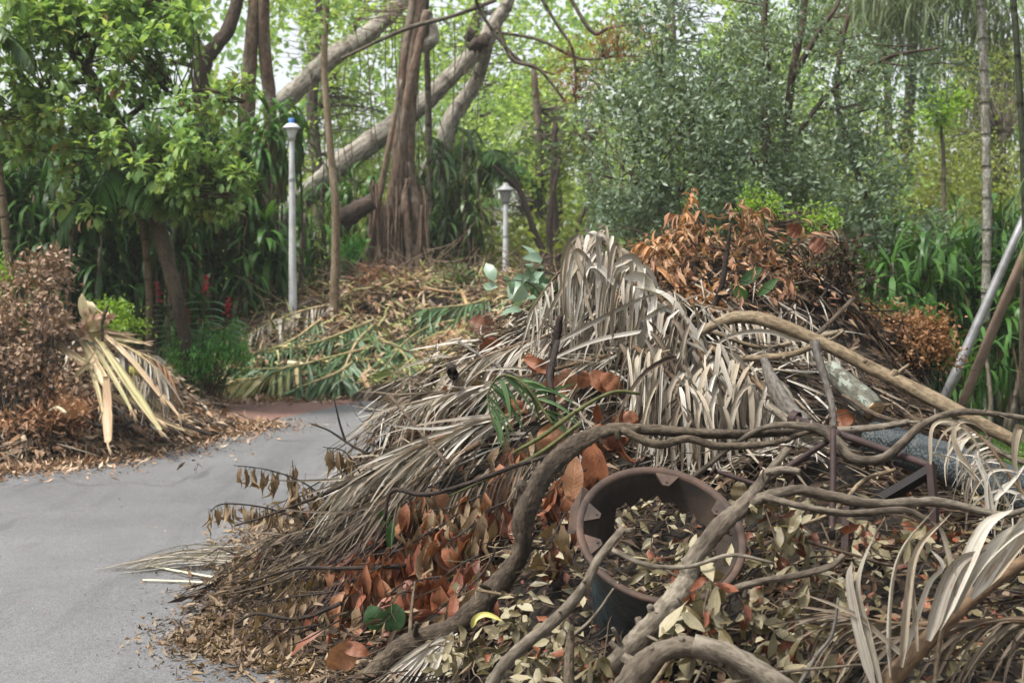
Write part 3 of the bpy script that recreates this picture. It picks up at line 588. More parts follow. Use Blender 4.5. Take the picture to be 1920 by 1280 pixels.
# palms and strap-leaved shrubs
def palm(label, base, top, rad, nf, fl, mat, group=None, trunk=M_palmring, W=.05, droop=1.5, name='palm_tree', nleaf=26, upb=.7):
    b, t = P(*base), P(*top); b[2] = min(b[2], -.05); o = thing(name, label, 'palm', (b[0], b[1], 0), group)
    m = MB(); tube(m, [b, (b * .5 + t * .5) + [rad * PX(base[2]) * 2, 0, 0], t], np.array(rad) * PX(base[2]) * np.array([1.2, 1, .8]), 9, 8, .05); build(m, 'trunk', trunk, o)
    for f in range(nf):
        a = f / nf * 6.28 + R.uniform(-.3, .3); D = nrm(np.array([math.cos(a), math.sin(a), R.uniform(-.2, 1.2) * upb + .1]))
        s = np.linspace(0, 1, 9); c_ = droop * R.uniform(.7, 1.2); Nn = orth(D[None], UP[None].copy())[1][0]
        L = fl * R.uniform(.8, 1.1); path = t + (D * (np.sin(c_ * s) / c_)[:, None] - Nn * ((1 - np.cos(c_ * s)) / c_)[:, None]) * L
        m = MB(); tube(m, path, [.02, .012, .004], 4, 1, 0, cap=False); tg = nrm(np.gradient(path, axis=0)); side = np.cross(D, Nn)
        u = np.linspace(.12, 1, nleaf); q = np.stack([np.interp(u, s, path[:, k]) for k in range(3)], -1); tt = np.stack([np.interp(u, s, tg[:, k]) for k in range(3)], -1)
        for sg in (-1, 1):
            leaves(m, q, nrm(tt * .6 + sg * side * .9 + gauss(nleaf, .06) + DOWN * .15), UP, fl * .36 * np.sin(math.pi * (.12 + u * .8)) + .05, W, .9, .2, 'strip', 3, wide=2)
        build(m, 'frond', mat, o)
    return o
PG = None
palm('tall palm with a white lichen-spotted trunk at the right', (1846,800,14.2), (1820,-330,14.2), 8, 12, 1.6, M_palm, trunk=M_whitetrunk, W=.06)
palm('small palm with yellowing fronds left of the second lamp', (885,520,33), (880,330,33), 7, 15, 2.0, M_palm, W=.05)
palm('slender palm with drooping dark fronds behind the second lamp', (1045,500,33), (1040,235,33), 5, 13, 1.5, M_palm, W=.06)
palm('fan-shaped palm with dark blades beside the fig roots', (830,520,30), (905,300,30), 4, 9, 1.5, M_dracdark, W=.07, upb=1.4)
palm('broad palm with arching fronds under the leaning limb', (700,520,38), (740,250,38), 6, 12, 2.2, M_palm)
palm('drooping palm hidden among the strap-leaved shrubs at the far left', (60,600,22), (90,260,22), 6, 12, 1.3, M_dracdark, W=.06, droop=2)
palm('bare-stemmed palm rising between the left shrubs', (272,670,17), (258,330,17), 7, 10, 1.3, M_dracdark, W=.05, droop=2)
palm('thin ringed palm stem at the far left edge', (25,540,16), (-40,60,16), 8, 7, .8, M_palm, W=.05)
palm('fine-leaved palm behind the weeping foliage', (1640,520,34), (1660,20,34), 8, 15, 2.6, M_palm, W=.06)
palm('small palm growing behind the roots of the fig', (845,520,29), (850,395,29), 4, 12, 1.1, M_palm, W=.05)

def strapshrub(label, heads, Yd, L, W, mat, n=26, group=None, beard=0, stems=True, up=.3, curl=2.1, name='strap_leaved_shrub'):
    hp = np.array([P(x, y, Yd + R.normal(0, .35)) for x, y in heads]); bx = hp[:, 0].mean(); o = thing(name, label, 'shrub', (bx, Yd, 0), group)
    for h in hp:
        if stems:
            m = MB(); b = np.array([bx + (h[0] - bx) * .6 + R.normal(0, .1), h[1] + R.normal(0, .15), 0]); tube(m, [b, (b + h) / 2 + gauss(1, .06)[0], h], [.03, .022, .018], 6, 4, .08); build(m, 'stem', M_barkbg, o)
        m = MB(); C = h + np.array([[0, 0, 0], [0, 0, -.12], [0, 0, -.26], [.0, 0, -.42]]) * (L / .55)
        rosettes(m, C, n // 3, L, W, 4, curl, up); build(m, 'rosette', mat, o)
        if beard:
            m = MB(); q = h + gauss(beard, .06) * [1, 1, .2] + np.array([0, 0, -.3]); leaves(m, q, nrm(gauss(beard, .25) + DOWN), UP, R.uniform(.3, .8, beard), .03, .2, .5, 'strip', 2, wide=2); build(m, 'dead_leaves', M_drybeard, o)
    return o
def grid(x0, x1, y0, y1, dx, dy, j=.35):
    return [(x + R.normal(0, dx * j), y + R.normal(0, dy * j)) for x in np.arange(x0, x1, dx) for y in np.arange(y0, y1, dy)]
SG = 'dark strap-leaved shrubs in the hedge at the left'
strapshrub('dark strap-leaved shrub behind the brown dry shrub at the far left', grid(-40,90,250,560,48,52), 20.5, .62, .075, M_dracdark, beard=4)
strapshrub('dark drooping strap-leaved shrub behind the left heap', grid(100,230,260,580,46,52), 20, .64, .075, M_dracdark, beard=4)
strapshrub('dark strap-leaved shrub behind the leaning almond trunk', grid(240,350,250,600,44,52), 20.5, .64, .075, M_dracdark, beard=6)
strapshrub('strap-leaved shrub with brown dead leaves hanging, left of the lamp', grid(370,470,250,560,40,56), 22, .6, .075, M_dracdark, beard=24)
strapshrub('glossy strap-leaved shrub in front of the first lamp post', [(500,420),(475,445),(520,455),(490,475),(525,490),(465,490),(500,505),(525,440),(450,500)], 22.3, .62, .09, M_dracaena, n=30)
strapshrub('strap-leaved crown reaching up to the head of the first lamp', [(505,215),(480,235),(525,200),(560,215),(490,265),(530,265)], 22.6, .6, .08, M_dracaena, beard=16)
strapshrub('strap-leaved shrub between the first lamp and the fig trunk', grid(575,690,350,480,38,42), 26.8, .6, .07, M_dracaena)
strapshrub('light green strap-leaved shrub right of the fig trunk', grid(800,905,260,490,38,46), 27, .62, .075, M_palm, beard=10)
strapshrub('light green strap-leaved shrub low beside the second lamp', grid(840,920,400,480,34,40), 26.6, .55, .07, M_palm)
strapshrub('glossy strap-leaved shrub just right of the big heap', grid(1650,1760,470,640,44,46), 14.2, .5, .055, M_dracaena, n=26)
strapshrub('tall glossy strap-leaved shrub behind the two leaning props', grid(1780,1930,440,640,46,48), 14.8, .52, .055, M_dracaena, n=28, beard=8)
strapshrub('low strap-leaved shrub at the foot of the leaning props', grid(1680,1840,650,720,46,36), 13.6, .45, .05, M_dracaena, n=26)
strapshrub('strap-leaved shrub behind the props at the right edge', grid(1880,1960,380,560,40,44), 15.8, .55, .055, M_dracaena, n=26)
c = P(R.uniform(-60,480,900), R.uniform(250,690,900), 23.5 + R.normal(0, .6, 900))
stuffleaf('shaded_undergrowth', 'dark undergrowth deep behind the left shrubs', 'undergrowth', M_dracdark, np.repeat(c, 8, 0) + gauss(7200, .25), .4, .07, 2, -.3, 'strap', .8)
c = P(R.uniform(1560,1990,520), R.uniform(430,720,520), 17.5 + R.normal(0, .5, 520))
stuffleaf('shaded_undergrowth', 'dark undergrowth deep behind the right shrubs', 'undergrowth', M_dracaena, np.repeat(c, 8, 0) + gauss(4160, .2), .3, .06, 2, -.2, 'strap', .8)
c = P(R.uniform(420,1450,700), R.uniform(430,560,700), 28.5 + R.normal(0, .8, 700))
stuffleaf('shaded_undergrowth', 'mixed green undergrowth behind the middle heap', 'undergrowth', M_yellowg, np.repeat(c, 10, 0) + gauss(7000, .25), .24, .08)

# big fig
FIG = [([(752,560,26),(757,470,26),(757,380,26),(762,300,26),(764,220,26),(772,130,26),(782,40,26),(790,-50,26)],[32,28,23,17,16,16,15,14]),
       ([(712,560,25.6),(724,440,25.6),(742,330,25.6),(748,220,25.6),(754,130,25.6),(770,30,25.6),(778,-40,25.6)],[12,12,11,9,8,8,8]),
       ([(728,560,25.5),(738,430,25.5),(752,300,25.5),(762,190,25.5),(782,100,25.5),(800,20,25.5)],[10,10,9,8,8,7]),
       ([(690,540,25.3),(700,440,25.3),(716,340,25.3),(738,230,25.3),(752,150,25.3)],[6,6,6,5,3]),
       ([(785,560,25.5),(782,470,25.5),(778,380,25.6),(766,300,25.9)],[9,10,11,3]),
       ([(770,560,25.2),(768,480,25.2),(760,400,25.2),(757,330,25.7)],[7,7,8,3]),
       ([(742,560,25.2),(738,480,25.2),(750,390,25.7)],[7,7,3]),([(715,560,25.3),(716,500,25.3),(726,420,25.3),(744,350,25.8)],[6,6,6,3]),
       ([(800,560,25.7),(797,500,25.7),(778,400,25.9)],[5,6,3]),([(675,560,25.7),(684,500,25.7),(716,400,25.8)],[6,6,3]),([(560,540,26.2),(568,450,26.2),(572,400,26.2)],[5,5,4])]
o = tree('fig_tree', 'huge fig tree of fused trunks with hanging roots', 'tree', FIG, M_barkfig, [(700,0,26,90,40,1.5,16),(800,-20,26,90,50,1.5,16),(640,20,26,70,30,1.5,8)], M_bright, .17, .09, 7, .22, nseg=10)
for pts, rad in [([(505,570,27.5),(522,440,27.5),(555,385,27.5),(600,345,27.5),(640,308,27.5),(720,248,27.5),(800,188,27.5),(860,128,27.5),(905,84,27.5),(930,40,27.5),(950,10,27.5),(962,-30,27.5)],[30,26,21,20,20,19,17,16,17,14,12,10]),
                 ([(520,200,28),(560,165,28),(620,110,28),(690,65,28),(740,20,28),(775,-20,28)],[17,18,18,17,15,13]),
                 ([(806,560,29),(800,400,29),(810,320,29),(832,265,29),(850,215,29),(885,165,29),(905,120,28.6),(922,70,28)],[24,24,22,18,16,14,11,5]),
                 ([(640,415,25),(672,392,25),(700,378,25)],[20,17,14]),([(782,90,25.6),(808,78,25.6),(812,55,25.6),(800,20,25.6)],[10,12,8,6])]:
    m = MB(); tube(m, Pl(pts), np.array(rad) * PX(pts[0][2]), 12, 7, .12); build(m, 'limb', M_barkdark if len(pts) == 3 else M_barklimb, o)
m = MB(); kb = P(905, 86, 27.3)
for k in range(7): 
    q = kb + gauss(1, .13)[0]; tube(m, [q, q + nrm(gauss(1, 1)[0]) * .16], [.13, .10], 8, 3, .25)
build(m, 'burr', M_barkdark, o)
m = MB(); A = P(R.uniform(690,800,70), R.uniform(330,420,70), 25.4 + R.normal(0, .25, 70)); B = A + np.stack([R.normal(0, .15, 70), R.normal(0, .1, 70), -R.uniform(.8, 2.2, 70)], -1)
B[:, 2] = np.maximum(B[:, 2], .3); sticks(m, A, B, R.uniform(.012, .035, 70), .05, 6, .9); build(m, 'hanging_roots', M_barkfig, o)['kind'] = 'stuff'
m = MB(); A = P(R.uniform(560,900,40), R.uniform(-20,300,40), 26 + R.normal(0, .6, 40)); sticks(m, A, A + np.stack([R.normal(0, .2, 40), R.normal(0, .1, 40), -R.uniform(1, 3.2, 40)], -1), .012, .06, 6, .8); build(m, 'hanging_vines', M_barkbg, o)['kind'] = 'stuff'
tree('tree', 'twin straight brown trunks left of the first lamp', 'tree', [([(440,560,25),(452,380,25),(462,220,25),(470,100,25),(482,-50,25)],[14,13,14,13,12]),([(512,560,25),(508,380,25),(506,190,25),(496,90,25),(490,-50,25)],[13,13,13,12,12])], M_barkfig, [(480,-10,25,80,40,1,20)], M_almond, .17, .09, 8, .2)
tree('tree', 'dark forked tree with knotted crotch at the upper left', 'tree', [([(352,560,24),(366,400,24),(376,260,24),(378,130,24),(400,90,24),(430,50,24),(455,-40,24)],[14,14,14,16,14,13,12]),([(384,118,24),(360,85,24),(330,50,24),(320,-20,24)],[9,8,6,5]),([(378,130,24),(345,120,24),(300,112,24)],[6,4,3]),([(382,110,24),(370,70,24),(340,10,24)],[5,4,3])], M_barkdark,
     [(370,20,24,90,60,1.2,60),(420,160,24.5,60,60,1,26)], M_almond, .17, .09, 9, .2)
tree('tree', 'thin bare tan trunk rising from the middle heap', 'tree', [([(627,580,21.5),(629,480,21.5),(627,360,21.5),(616,240,21.5),(608,120,21.5),(612,0,21.5),(606,-50,21.5)],[9,8,8,7,6,6,5])], M_barktan, [(610,20,21.5,40,40,.6,10)], M_almond, .13, .07, 7, .15)

# almond tree in front, upper left
AL = [([(348,650,17),(338,590,17),(322,520,17),(296,420,17),(280,370,17),(250,300,17),(215,225,17),(160,130,17),(120,70,17),(80,-30,17)],[12,13,14,15,15,14,13,12,11,9]),
      ([(262,300,17),(330,330,16.6),(400,345,16.4),(440,370,16.2)],[5,4,3,2]),([(220,235,17),(300,180,16.8),(390,170,16.6),(460,190,16.4)],[6,5,4,2]),([(170,150,17),(80,170,16.6),(0,220,16.4)],[6,4,3]),([(130,80,17),(220,40,16.8),(300,-10,16.6)],[6,5,4]),([(160,130,17),(190,60,17),(240,-30,17)],[6,5,4])]
o = tree('almond_tree', 'leaning almond tree with light green leaf whorls in the upper left', 'tree', AL, M_barkbrown, [], M_almond, .16, .08)
bl = [(330,330,16.6,110,70,.8,38),(400,300,16.4,70,60,.6,20),(220,250,16.8,110,70,.8,30),(120,130,16.8,120,100,.9,56),(260,80,16.8,110,90,.9,48),(60,30,16.8,110,70,.9,40),(380,180,16.6,80,60,.6,17),(20,190,16.6,60,80,.8,24),(200,10,16.9,140,50,.9,36),(330,20,16.9,70,40,.8,13),(240,370,16.4,90,40,.6,14),(10,270,16.8,50,50,.6,10),(160,330,17.2,90,60,.6,12),(410,400,16.4,40,30,.4,5)]
bl += [(300,300,16.2,120,60,.5,30),(180,60,16.4,150,70,.6,36),(380,360,16.2,60,50,.4,18),(90,230,16.4,90,60,.5,20)]
_, cen = clumps(bl, 1, .01, 3)
m = MB(); rosettes(m, cen, 10, .155, .082, 3, .8, .25, 'obov', .3, 3, .05); rosettes(m, cen + gauss(len(cen), .12), 5, .12, .07, 3, .8, .1, 'obov', .3, 3, .05); build(m, 'crown', M_almond, o)['kind'] = 'stuff'
A = np.concatenate([catmull(Pl(a), 6) for a, b in AL]); d = np.linalg.norm(cen[:, None] - A[None], axis=-1) + (A[None, :, 2] > cen[:, None, 2]) * .5; na = A[d.argmin(1)]
m = MB(); sticks(m, na, cen, .012, .12, 5, .4); build(m, 'branches', M_barkbrown, o)['kind'] = 'stuff'
k = R.choice(len(cen), 14); m = MB(); leaves(m, np.repeat(cen[k], 3, 0) + gauss(42, .06), nrm(gauss(42, .4) + DOWN), UP, .13, .07, .5, .5, 'obov', 3); build(m, 'dead_leaves', M_orange, o)

# lamp posts
def lamp(label, base, toppy, style):
    b = P(*base); Yd = base[2]; zt = P(base[0], toppy, Yd)[2]; o = thing('street_lamp', label, 'street lamp', (b[0], Yd, 0), 'white street lamps')
    x, y = b[0], Yd; m = MB(); lathe(m, [(.074, 0), (.07, .3), (.064, 1.0), (.040, zt - .28), (.040, zt - .27)], 20, np.array([x, y, 0])); build(m, 'pole', M_lampwhite, o)
    m = MB(); lathe(m, [(.15, 0), (.15, .03), (.10, .05), (.095, .16), (.083, .18)], 20, np.array([x, y, 0])); build(m, 'base_plate', M_lampwhite, o)
    m = MB(); lathe(m, [(.067, .93), (.070, .94), (.070, .97), (.066, .98)], 20, np.array([x, y, 0])); lathe(m, [(.051, zt - .9), (.054, zt - .89), (.054, zt - .86), (.051, zt - .85)], 20, np.array([x, y, 0])); build(m, 'collar', M_lampgrey, o)
    if style:
        m = MB(); lathe(m, [(.0, zt - .30), (.055, zt - .30), (.07, zt - .26), (.11, zt - .10), (.11, zt - .07)], 20, np.array([x, y, 0])); build(m, 'lantern', M_lampgrey, o)
        m = MB(); lathe(m, [(.11, zt - .08), (.165, zt - .075), (.16, zt - .05), (.08, zt + .0), (.05, zt + .035), (.045, zt + .06), (0, zt + .07)], 20, np.array([x, y, 0])); build(m, 'lamp_cap', M_lampgrey, o)
    else:
        m = MB(); lathe(m, [(.0, zt - .30), (.05, zt - .30), (.06, zt - .22), (.10, zt - .12)], 20, np.array([x, y, 0])); build(m, 'lantern', M_lampglass, o)
        m = MB(); lathe(m, [(.08, zt - .13), (.135, zt - .12), (.13, zt - .10), (.07, zt - .05), (.04, zt - .04)], 20, np.array([x, y, 0])); build(m, 'lamp_cap', M_lampwhite, o)
        m = MB(); lathe(m, [(.042, zt - .05), (.042, zt + .02), (.03, zt + .035), (0, zt + .037)], 16, np.array([x, y, 0])); build(m, 'light_sensor', M_bluecell, o)
lamp('white street lamp with a blue sensor, in front of the hedge', (549, 562, 21.3), 226, 0)
lamp('white street lamp with a grey hat cap, farther away', (948, 515, 25.2), 350, 1)

# ginger, fern bush, yellow green bush at the left
o = thing('ginger_plant', 'red-flowered ginger plant with paired broad leaves at the hedge foot', 'plant', P(380, 700, 17.3) * [1, 1, 0])
for (bx, by, tx, ty, nn) in [(350,700,300,560,9),(370,700,385,550,7),(400,700,425,590,7),(345,700,350,610,6)]:
    a, b = P(bx, by, 17.3), P(tx, ty, 17.1); m = MB(); tube(m, [a, (a + b) / 2 + [.03, 0, .04], b], [.012, .01, .006], 5, 4, 0); build(m, 'stem', M_greenrachis, o)
    for k in range(nn):
        for s in (-1, 1):
            t = .35 + .62 * k / nn; m = MB(); leaves(m, [a * (1 - t) + b * t], [[s * 1.0, -.25, .25]], UP, .30, .11, .8, .25, 'oval', 4); build(m, 'leaf', M_ginger, o)
    m = MB(); q = b + np.linspace(0, .16, 12)[:, None] * nrm(b - a); rosettes(m, q, 5, .045, .03, 2, .4, .9, 'oval'); build(m, 'flower', M_redflower, o)
def bush(name, label, cat, blobs, mat, L, W, per, sig, k=0, shape='oval', up=.3, stemmat=None, group=None):
    pts, cen = clumps(blobs, per, sig); b = cen.mean(0); o = thing(name, label, cat, (b[0], b[1], 0), group); m = MB(); n = len(pts)
    if k: leaves(m, pts, dirs(n, up), UP, L * R.uniform(.7, 1.2, n), W, .8, .25, shape, k, wide=2)
    else: rhombs(m, pts, dirs(n, up), dirs(n, 1), L * R.uniform(.6, 1.3, n), W * R.uniform(.7, 1.3, n))
    build(m, 'leaf_mass', mat, o)['kind'] = 'stuff'; m = MB(); s = cen[::3]; root = np.array([b[0], b[1], .0]) + gauss(len(s), .12) * [1, 1, 0]; root[:, 2] = H(root[:, 0], root[:, 1])
    sticks(m, root, s, .012, .12, 5, .3); build(m, 'stems', stemmat or M_twig, o)['kind'] = 'stuff'; return o
bush('fern_bush', 'feathery bright green fern bush at the edge of the red path', 'bush', [(400,670,17.2,60,50,.6,130),(345,690,17.2,30,45,.5,60),(440,650,17.4,30,30,.5,36)], M_fern, .10, .022, 18, .07, 2, 'lance')
bush('shrub', 'yellow green clipped shrub behind the top of the left heap', 'shrub', [(222,612,16,38,36,.45,110),(205,590,16,20,20,.3,30)], M_limeg, .055, .03, 14, .06)
bush('shrub', 'yellow green shrub at the far left edge', 'shrub', [(-5,530,15,24,50,.4,70),(10,600,15,30,40,.4,60)], M_limeg, .05, .025, 12, .06)
bush('flowering_shrub', 'pink-flowered shrub between the heap and the right hedge', 'shrub', [(1660,600,13.2,50,30,.4,60),(1730,610,13.2,50,26,.4,50)], M_dracaena, .07, .035, 10, .06)
m = MB()
for q in [(1642,600),(1618,572),(1700,612),(1688,608),(1745,625),(1720,590),(1612,590)]: rosettes(m, P(q[0], q[1], 12.9)[None], 7, .05, .04, 2, .5, .5, 'oval')
tag(build(m, 'fallen_blossoms', M_pink), 'scattered pink blossoms on the shrub right of the heap', 'flowers', kind='stuff')
# right edge: dark stem, props, brown trunk
def pole(name, label, cat, pts, rad, mat, n=10, group=None, bump=.05, sub=6, part=None):
    m = MB(); w_ = Pl(pts) if len(pts[0]) == 3 else pts; tube(m, w_, np.array(rad) * PX(np.mean([q[2] for q in pts])), n, sub, bump); o = build(m, name, mat, None, w_[0]); return tag(o, label, cat, group)
M_alum = plain('grey_aluminium', col(150,150,152,.6), .5, .4, .3, .25, 9)
M_propwood = plain('weathered_prop_wood', col(128,108,92,.6), .8, .2, 0, .2, 7, .004)
pole('bamboo_culm', 'tall dark bare stem at the right edge of the photo', 'stem', [(1925,520,9.5),(1921,380,9.5),(1917,250,9.5),(1908,110,9.5),(1900,0,9.5),(1896,-60,9.5)], [6,6,6,6,6,6], M_bamboo)
pole('prop_pole', 'silver grey pole leaning in front of the right hedge', 'pole', [(1768,754,11.2),(1930,388,11.4)], [10,8], M_alum, bump=.0)
pole('prop_pole', 'brown wooden prop leaning beside the silver pole', 'pole', [(1802,764,11.3),(1865,610,11.4),(1925,470,11.5)], [9,10,10], M_propwood, 4, bump=.02)
pole('snag', 'short brown trunk at the extreme right beside the props', 'tree trunk', [(1925,760,11.6),(1922,640,11.6),(1926,520,11.6),(1940,400,11.6)], [12,11,12,11], M_barkbrown)
pole('wooden_stump', 'stubby weathered stump standing on the lawn edge', 'stump', [(1706,765,9.8),(1710,735,9.8),(1715,705,9.8)], [15,13,12], M_barkbrown)
o = thing('palm_sapling', 'young palm frond drooping in at the right edge', 'palm', P(1990, 600, 9) * [1, 1, 0])
for (x0, y0, dx, dy) in [(1962,300,-62,80),(1970,330,-46,120)]:
    m = MB(); a = P(x0, y0, 9); n = 26; u = np.linspace(0, 1, n); q = np.array([P(x0 + dx * k, y0 + dy * k * k, 9) for k in u])
    leaves(m, q, nrm(gauss(n, .15) + [-.5, -.2, -.8]), UP, .2, .012, .6, .2, 'strip', 3); tube(m, q[::5], [.008, .003], 5, 2, 0); build(m, 'frond', M_palm, o)
pole('sapling_trunk_pole', 'thin stem carrying the drooping frond at the right edge', 'stem', [(1965,760,9),(1960,500,9),(1950,330,9)], [5,5,4], M_bamboo)
# ================================================================ the big roadside heap
def blades(mb, paths, W, shape='strip', fold=.35, face=None, twist=0.0, roll=None):
    """ribbons along given world paths (n, m, 3), folded lengthwise"""
    p = np.asarray(paths, float); n, m, _ = p.shape; t = np.linspace(0, 1, m)
    tg = nrm(np.gradient(p, axis=1)); f = nrm(CAMP - p.mean(1)) if face is None else np.broadcast_to(face, (n, 3))
    f = nrm(f + R.normal(0, .45, (n, 3)))[:, None]; N = nrm(f - tg * (f * tg).sum(-1, keepdims=True)); S = np.cross(tg, N)
    a = (np.broadcast_to(np.asarray(twist, float), (n,))[:, None] * t)[..., None]
    S, N = S * np.cos(a) + N * np.sin(a), N * np.cos(a) - S * np.sin(a)
    hw = (.5 * np.broadcast_to(np.asarray(W, float), (n,))[:, None] * np.maximum(SH[shape](t), .05))[..., None]
    fo = np.broadcast_to(np.asarray(fold, float), (n,))[:, None, None]
    V = np.stack([p - hw * (S * np.cos(fo) - N * np.sin(fo)), p, p + hw * (S * np.cos(fo) + N * np.sin(fo))], 2)
    C = np.stack([np.broadcast_to([-1., 0, 1], (n, m, 3)), np.broadcast_to(t[None, :, None], (n, m, 3)), np.broadcast_to(R.uniform(0, 50, (n, 1, 1)), (n, m, 3))], -1)
    b = (np.arange(n) * m * 3)[:, None, None]; i = np.arange(m - 1)[None, :, None] * 3; j = np.arange(2)[None, None]
    return mb.add(V.reshape(-1, 3), np.stack([b + i + j, b + i + j + 1, b + i + 4 + j, b + i + 3 + j], -1).reshape(-1, 4), None, C.reshape(-1, 3))
def drape(P0, D0, L, m=8, stiff=.35, h=None, lift=.03, wander=.10, grav=1.0):
    """paths that start along D0 and hang down, sliding over the heap instead of entering it"""
    P0 = np.atleast_2d(P0).astype(float); n = len(P0); D = nrm(np.broadcast_to(D0, (n, 3)).copy()); L = np.broadcast_to(np.asarray(L, float), (n,))[:, None]
    out = [P0]; p = P0.copy(); st = np.broadcast_to(np.asarray(stiff, float), (n,))[:, None]; side = R.normal(0, wander, (n, 3))
    for k in range(m - 1):
        D = nrm(D + DOWN * (1 - st) * grav + side + R.normal(0, wander * .5, (n, 3)))
        q = p + D * L / (m - 1)
        if h is not None:
            z = h(q[:, 0], q[:, 1]) + lift; bad = q[:, 2] < z; q[bad, 2] = z[bad]
            D = np.where(bad[:, None], nrm(q - p), D)
        p = q; out.append(p)
    return np.stack(out, 1)
_var = {}
def variants(key, shape, mat, ratio, k=4, n=6, curl=(.2, 1.4), fold=(.15, .8), wave=.18, twist=.8):
    out = []
    for i in range(n):
        m = MB(); leaves(m, [[0, 0, 0]], [[0, 1., 0]], [[0, 0, 1.]], 1.0, ratio, R.uniform(*curl), R.uniform(*fold), shape, k, wave, R.uniform(-twist, twist))
        out.append(m.mesh(key, mat))
    _var[key] = out; return out
def put(parent, name, mesh, p, D, N, L, wf=1.0):
    D, N = orth(np.asarray(D, float)[None].copy(), np.asarray(N, float)[None].copy()); D, N = D[0], N[0]; S = np.cross(D, N)
    o = bpy.data.objects.new(name, mesh); sc.collection.objects.link(o); o.parent = parent
    q = np.asarray(p) - np.array(parent.location); M = Matrix.Identity(4)
    for r in range(3): M[r][0], M[r][1], M[r][2], M[r][3] = float(S[r] * L * wf), float(D[r] * L), float(N[r] * L), float(q[r])
    o.matrix_basis = M; return o
variants('v_rust', 'oval', M_rustleaf, .44, 5); variants('v_red', 'oval', M_redleaf, .36, 4); variants('v_tan', 'lance', M_tanleaf, .27, 4, curl=(.2, 1.6))
variants('v_olive', 'obov', M_oliveleaf, .42, 5, curl=(-.4, 1.5), fold=(.05, .8), wave=.15, twist=.7); variants('v_brownsmall', 'oval', M_redleaf, .4, 4, curl=(.4, 1.8), fold=(.2, 1.0), wave=.2); variants('v_pale', 'obov', M_oliveund, .45, 4, curl=(-.4, .6), fold=(.05, .4), wave=.06, twist=.3)
variants('v_orange', 'lance', M_orange, .32, 3); variants('v_fern', 'lance', M_fernorange, .3, 3, curl=(.3, 1.4)); variants('v_green', 'oval', M_greenleaf, .45, 4, curl=(.1, .7), fold=(.1, .4), wave=.08)
variants('v_blue', 'oval', M_bluegreen, .5, 3, fold=(.05, .4), wave=.08)

def spray(name, label, path, r, keys, n, L, hang=.8, spread=.12, out=.5, t0=.15, tmat=None, cat='leafy branch', group=None, wf=1.0, small=True, clus=1):
    path = catmull(np.asarray(path, float), 6); o = thing(name, label, cat, path[0], group)
    m = MB(); tube(m, path[::2], [r, r * .8, r * .35], 6, 2, .12)
    c = []
    for i in range(max(1, n // clus)):
        t = t0 + (1 - t0) * R.random(); k = t * (len(path) - 1); a = path[int(k)]; b = a + nrm(gauss(1, 1)[0] * [1, 1, .6] + DOWN * hang * .4) * spread * R.uniform(.1, 1)
        b[2] = max(b[2], H(b[0], b[1]) + .03); c.append((a, b))
    if small: sticks(m, [a for a, b in c], [b for a, b in c], r * .35, .1, 3, .5)
    build(m, 'twig', tmat or M_twigdk, o)
    for a, b in c:
        base = R.normal(0, 1, 3) * [1, 1, .5]
        for q in range(clus):
            D = nrm(base * out * .4 + R.normal(0, out, 3) + DOWN * hang); N = nrm(R.normal(0, .6, 3) + nrm(CAMP - b) * .6 + UP * .5)
            ks = keys[R.integers(len(keys))] if isinstance(keys, (list, tuple)) else keys
            put(o, 'leaf', _var[ks][R.integers(6)], b, D, N, L * R.uniform(.7, 1.25), wf * R.uniform(.8, 1.15))
    return o
def frond(name, label, path, r, n, L, W, mat, rmat=None, hang=.5, ang=.9, t0=.1, stiff=.4, h=None, parts=True, cat='palm frond', group=None, m_=8, prof=None, sides=(-1, 1), shape='strip', sdir=None, wander=.1, fold=.35, grav=1.0, dn=.14, jit=0.0):
    path = catmull(np.asarray(path, float), 8); o = thing(name, label, cat, path[0], group)
    tg = nrm(np.gradient(path, axis=0)); m = MB(); tube(m, path[::2], [r, r * .8, r * .3], 7, 2, .08); build(m, 'rachis', rmat or M_rachis, o)
    m = MB()
    for sg in sides:
        for i in range(n):
            u = t0 + (1 - t0) * (i + R.uniform(-.3, .3)) / n; k = np.clip(u, 0, 1) * (len(path) - 1); j = int(k); a, T = path[j], tg[j]
            S = nrm(np.cross(T, UP)) if sdir is None else np.asarray(sdir, float)
            D = nrm(T * math.cos(ang) + sg * S * math.sin(ang) + R.normal(0, dn, 3) + DOWN * hang * .3 + UP * .08)
            l = L * (prof(u) if prof else (.55 + .45 * math.sin(math.pi * min(1, u * .9 + .1)))) * R.uniform(.8, 1.15)
            p = drape(a + R.normal(0, 1, 3) * jit, D, l, m_, np.clip(stiff + R.normal(0, .1), .05, .98), h, .025 + R.uniform(0, .05), wander, grav)
            mm = MB() if parts else m
            blades(mm, p, W * R.uniform(.7, 1.25), shape, R.uniform(.1, .9) * fold / .35, None, R.normal(0, 1.1))
            if parts: build(mm, 'leaflet', mat, o)
    if not parts: build(m, 'leaflets', mat, o)['kind'] = 'stuff'
    return o
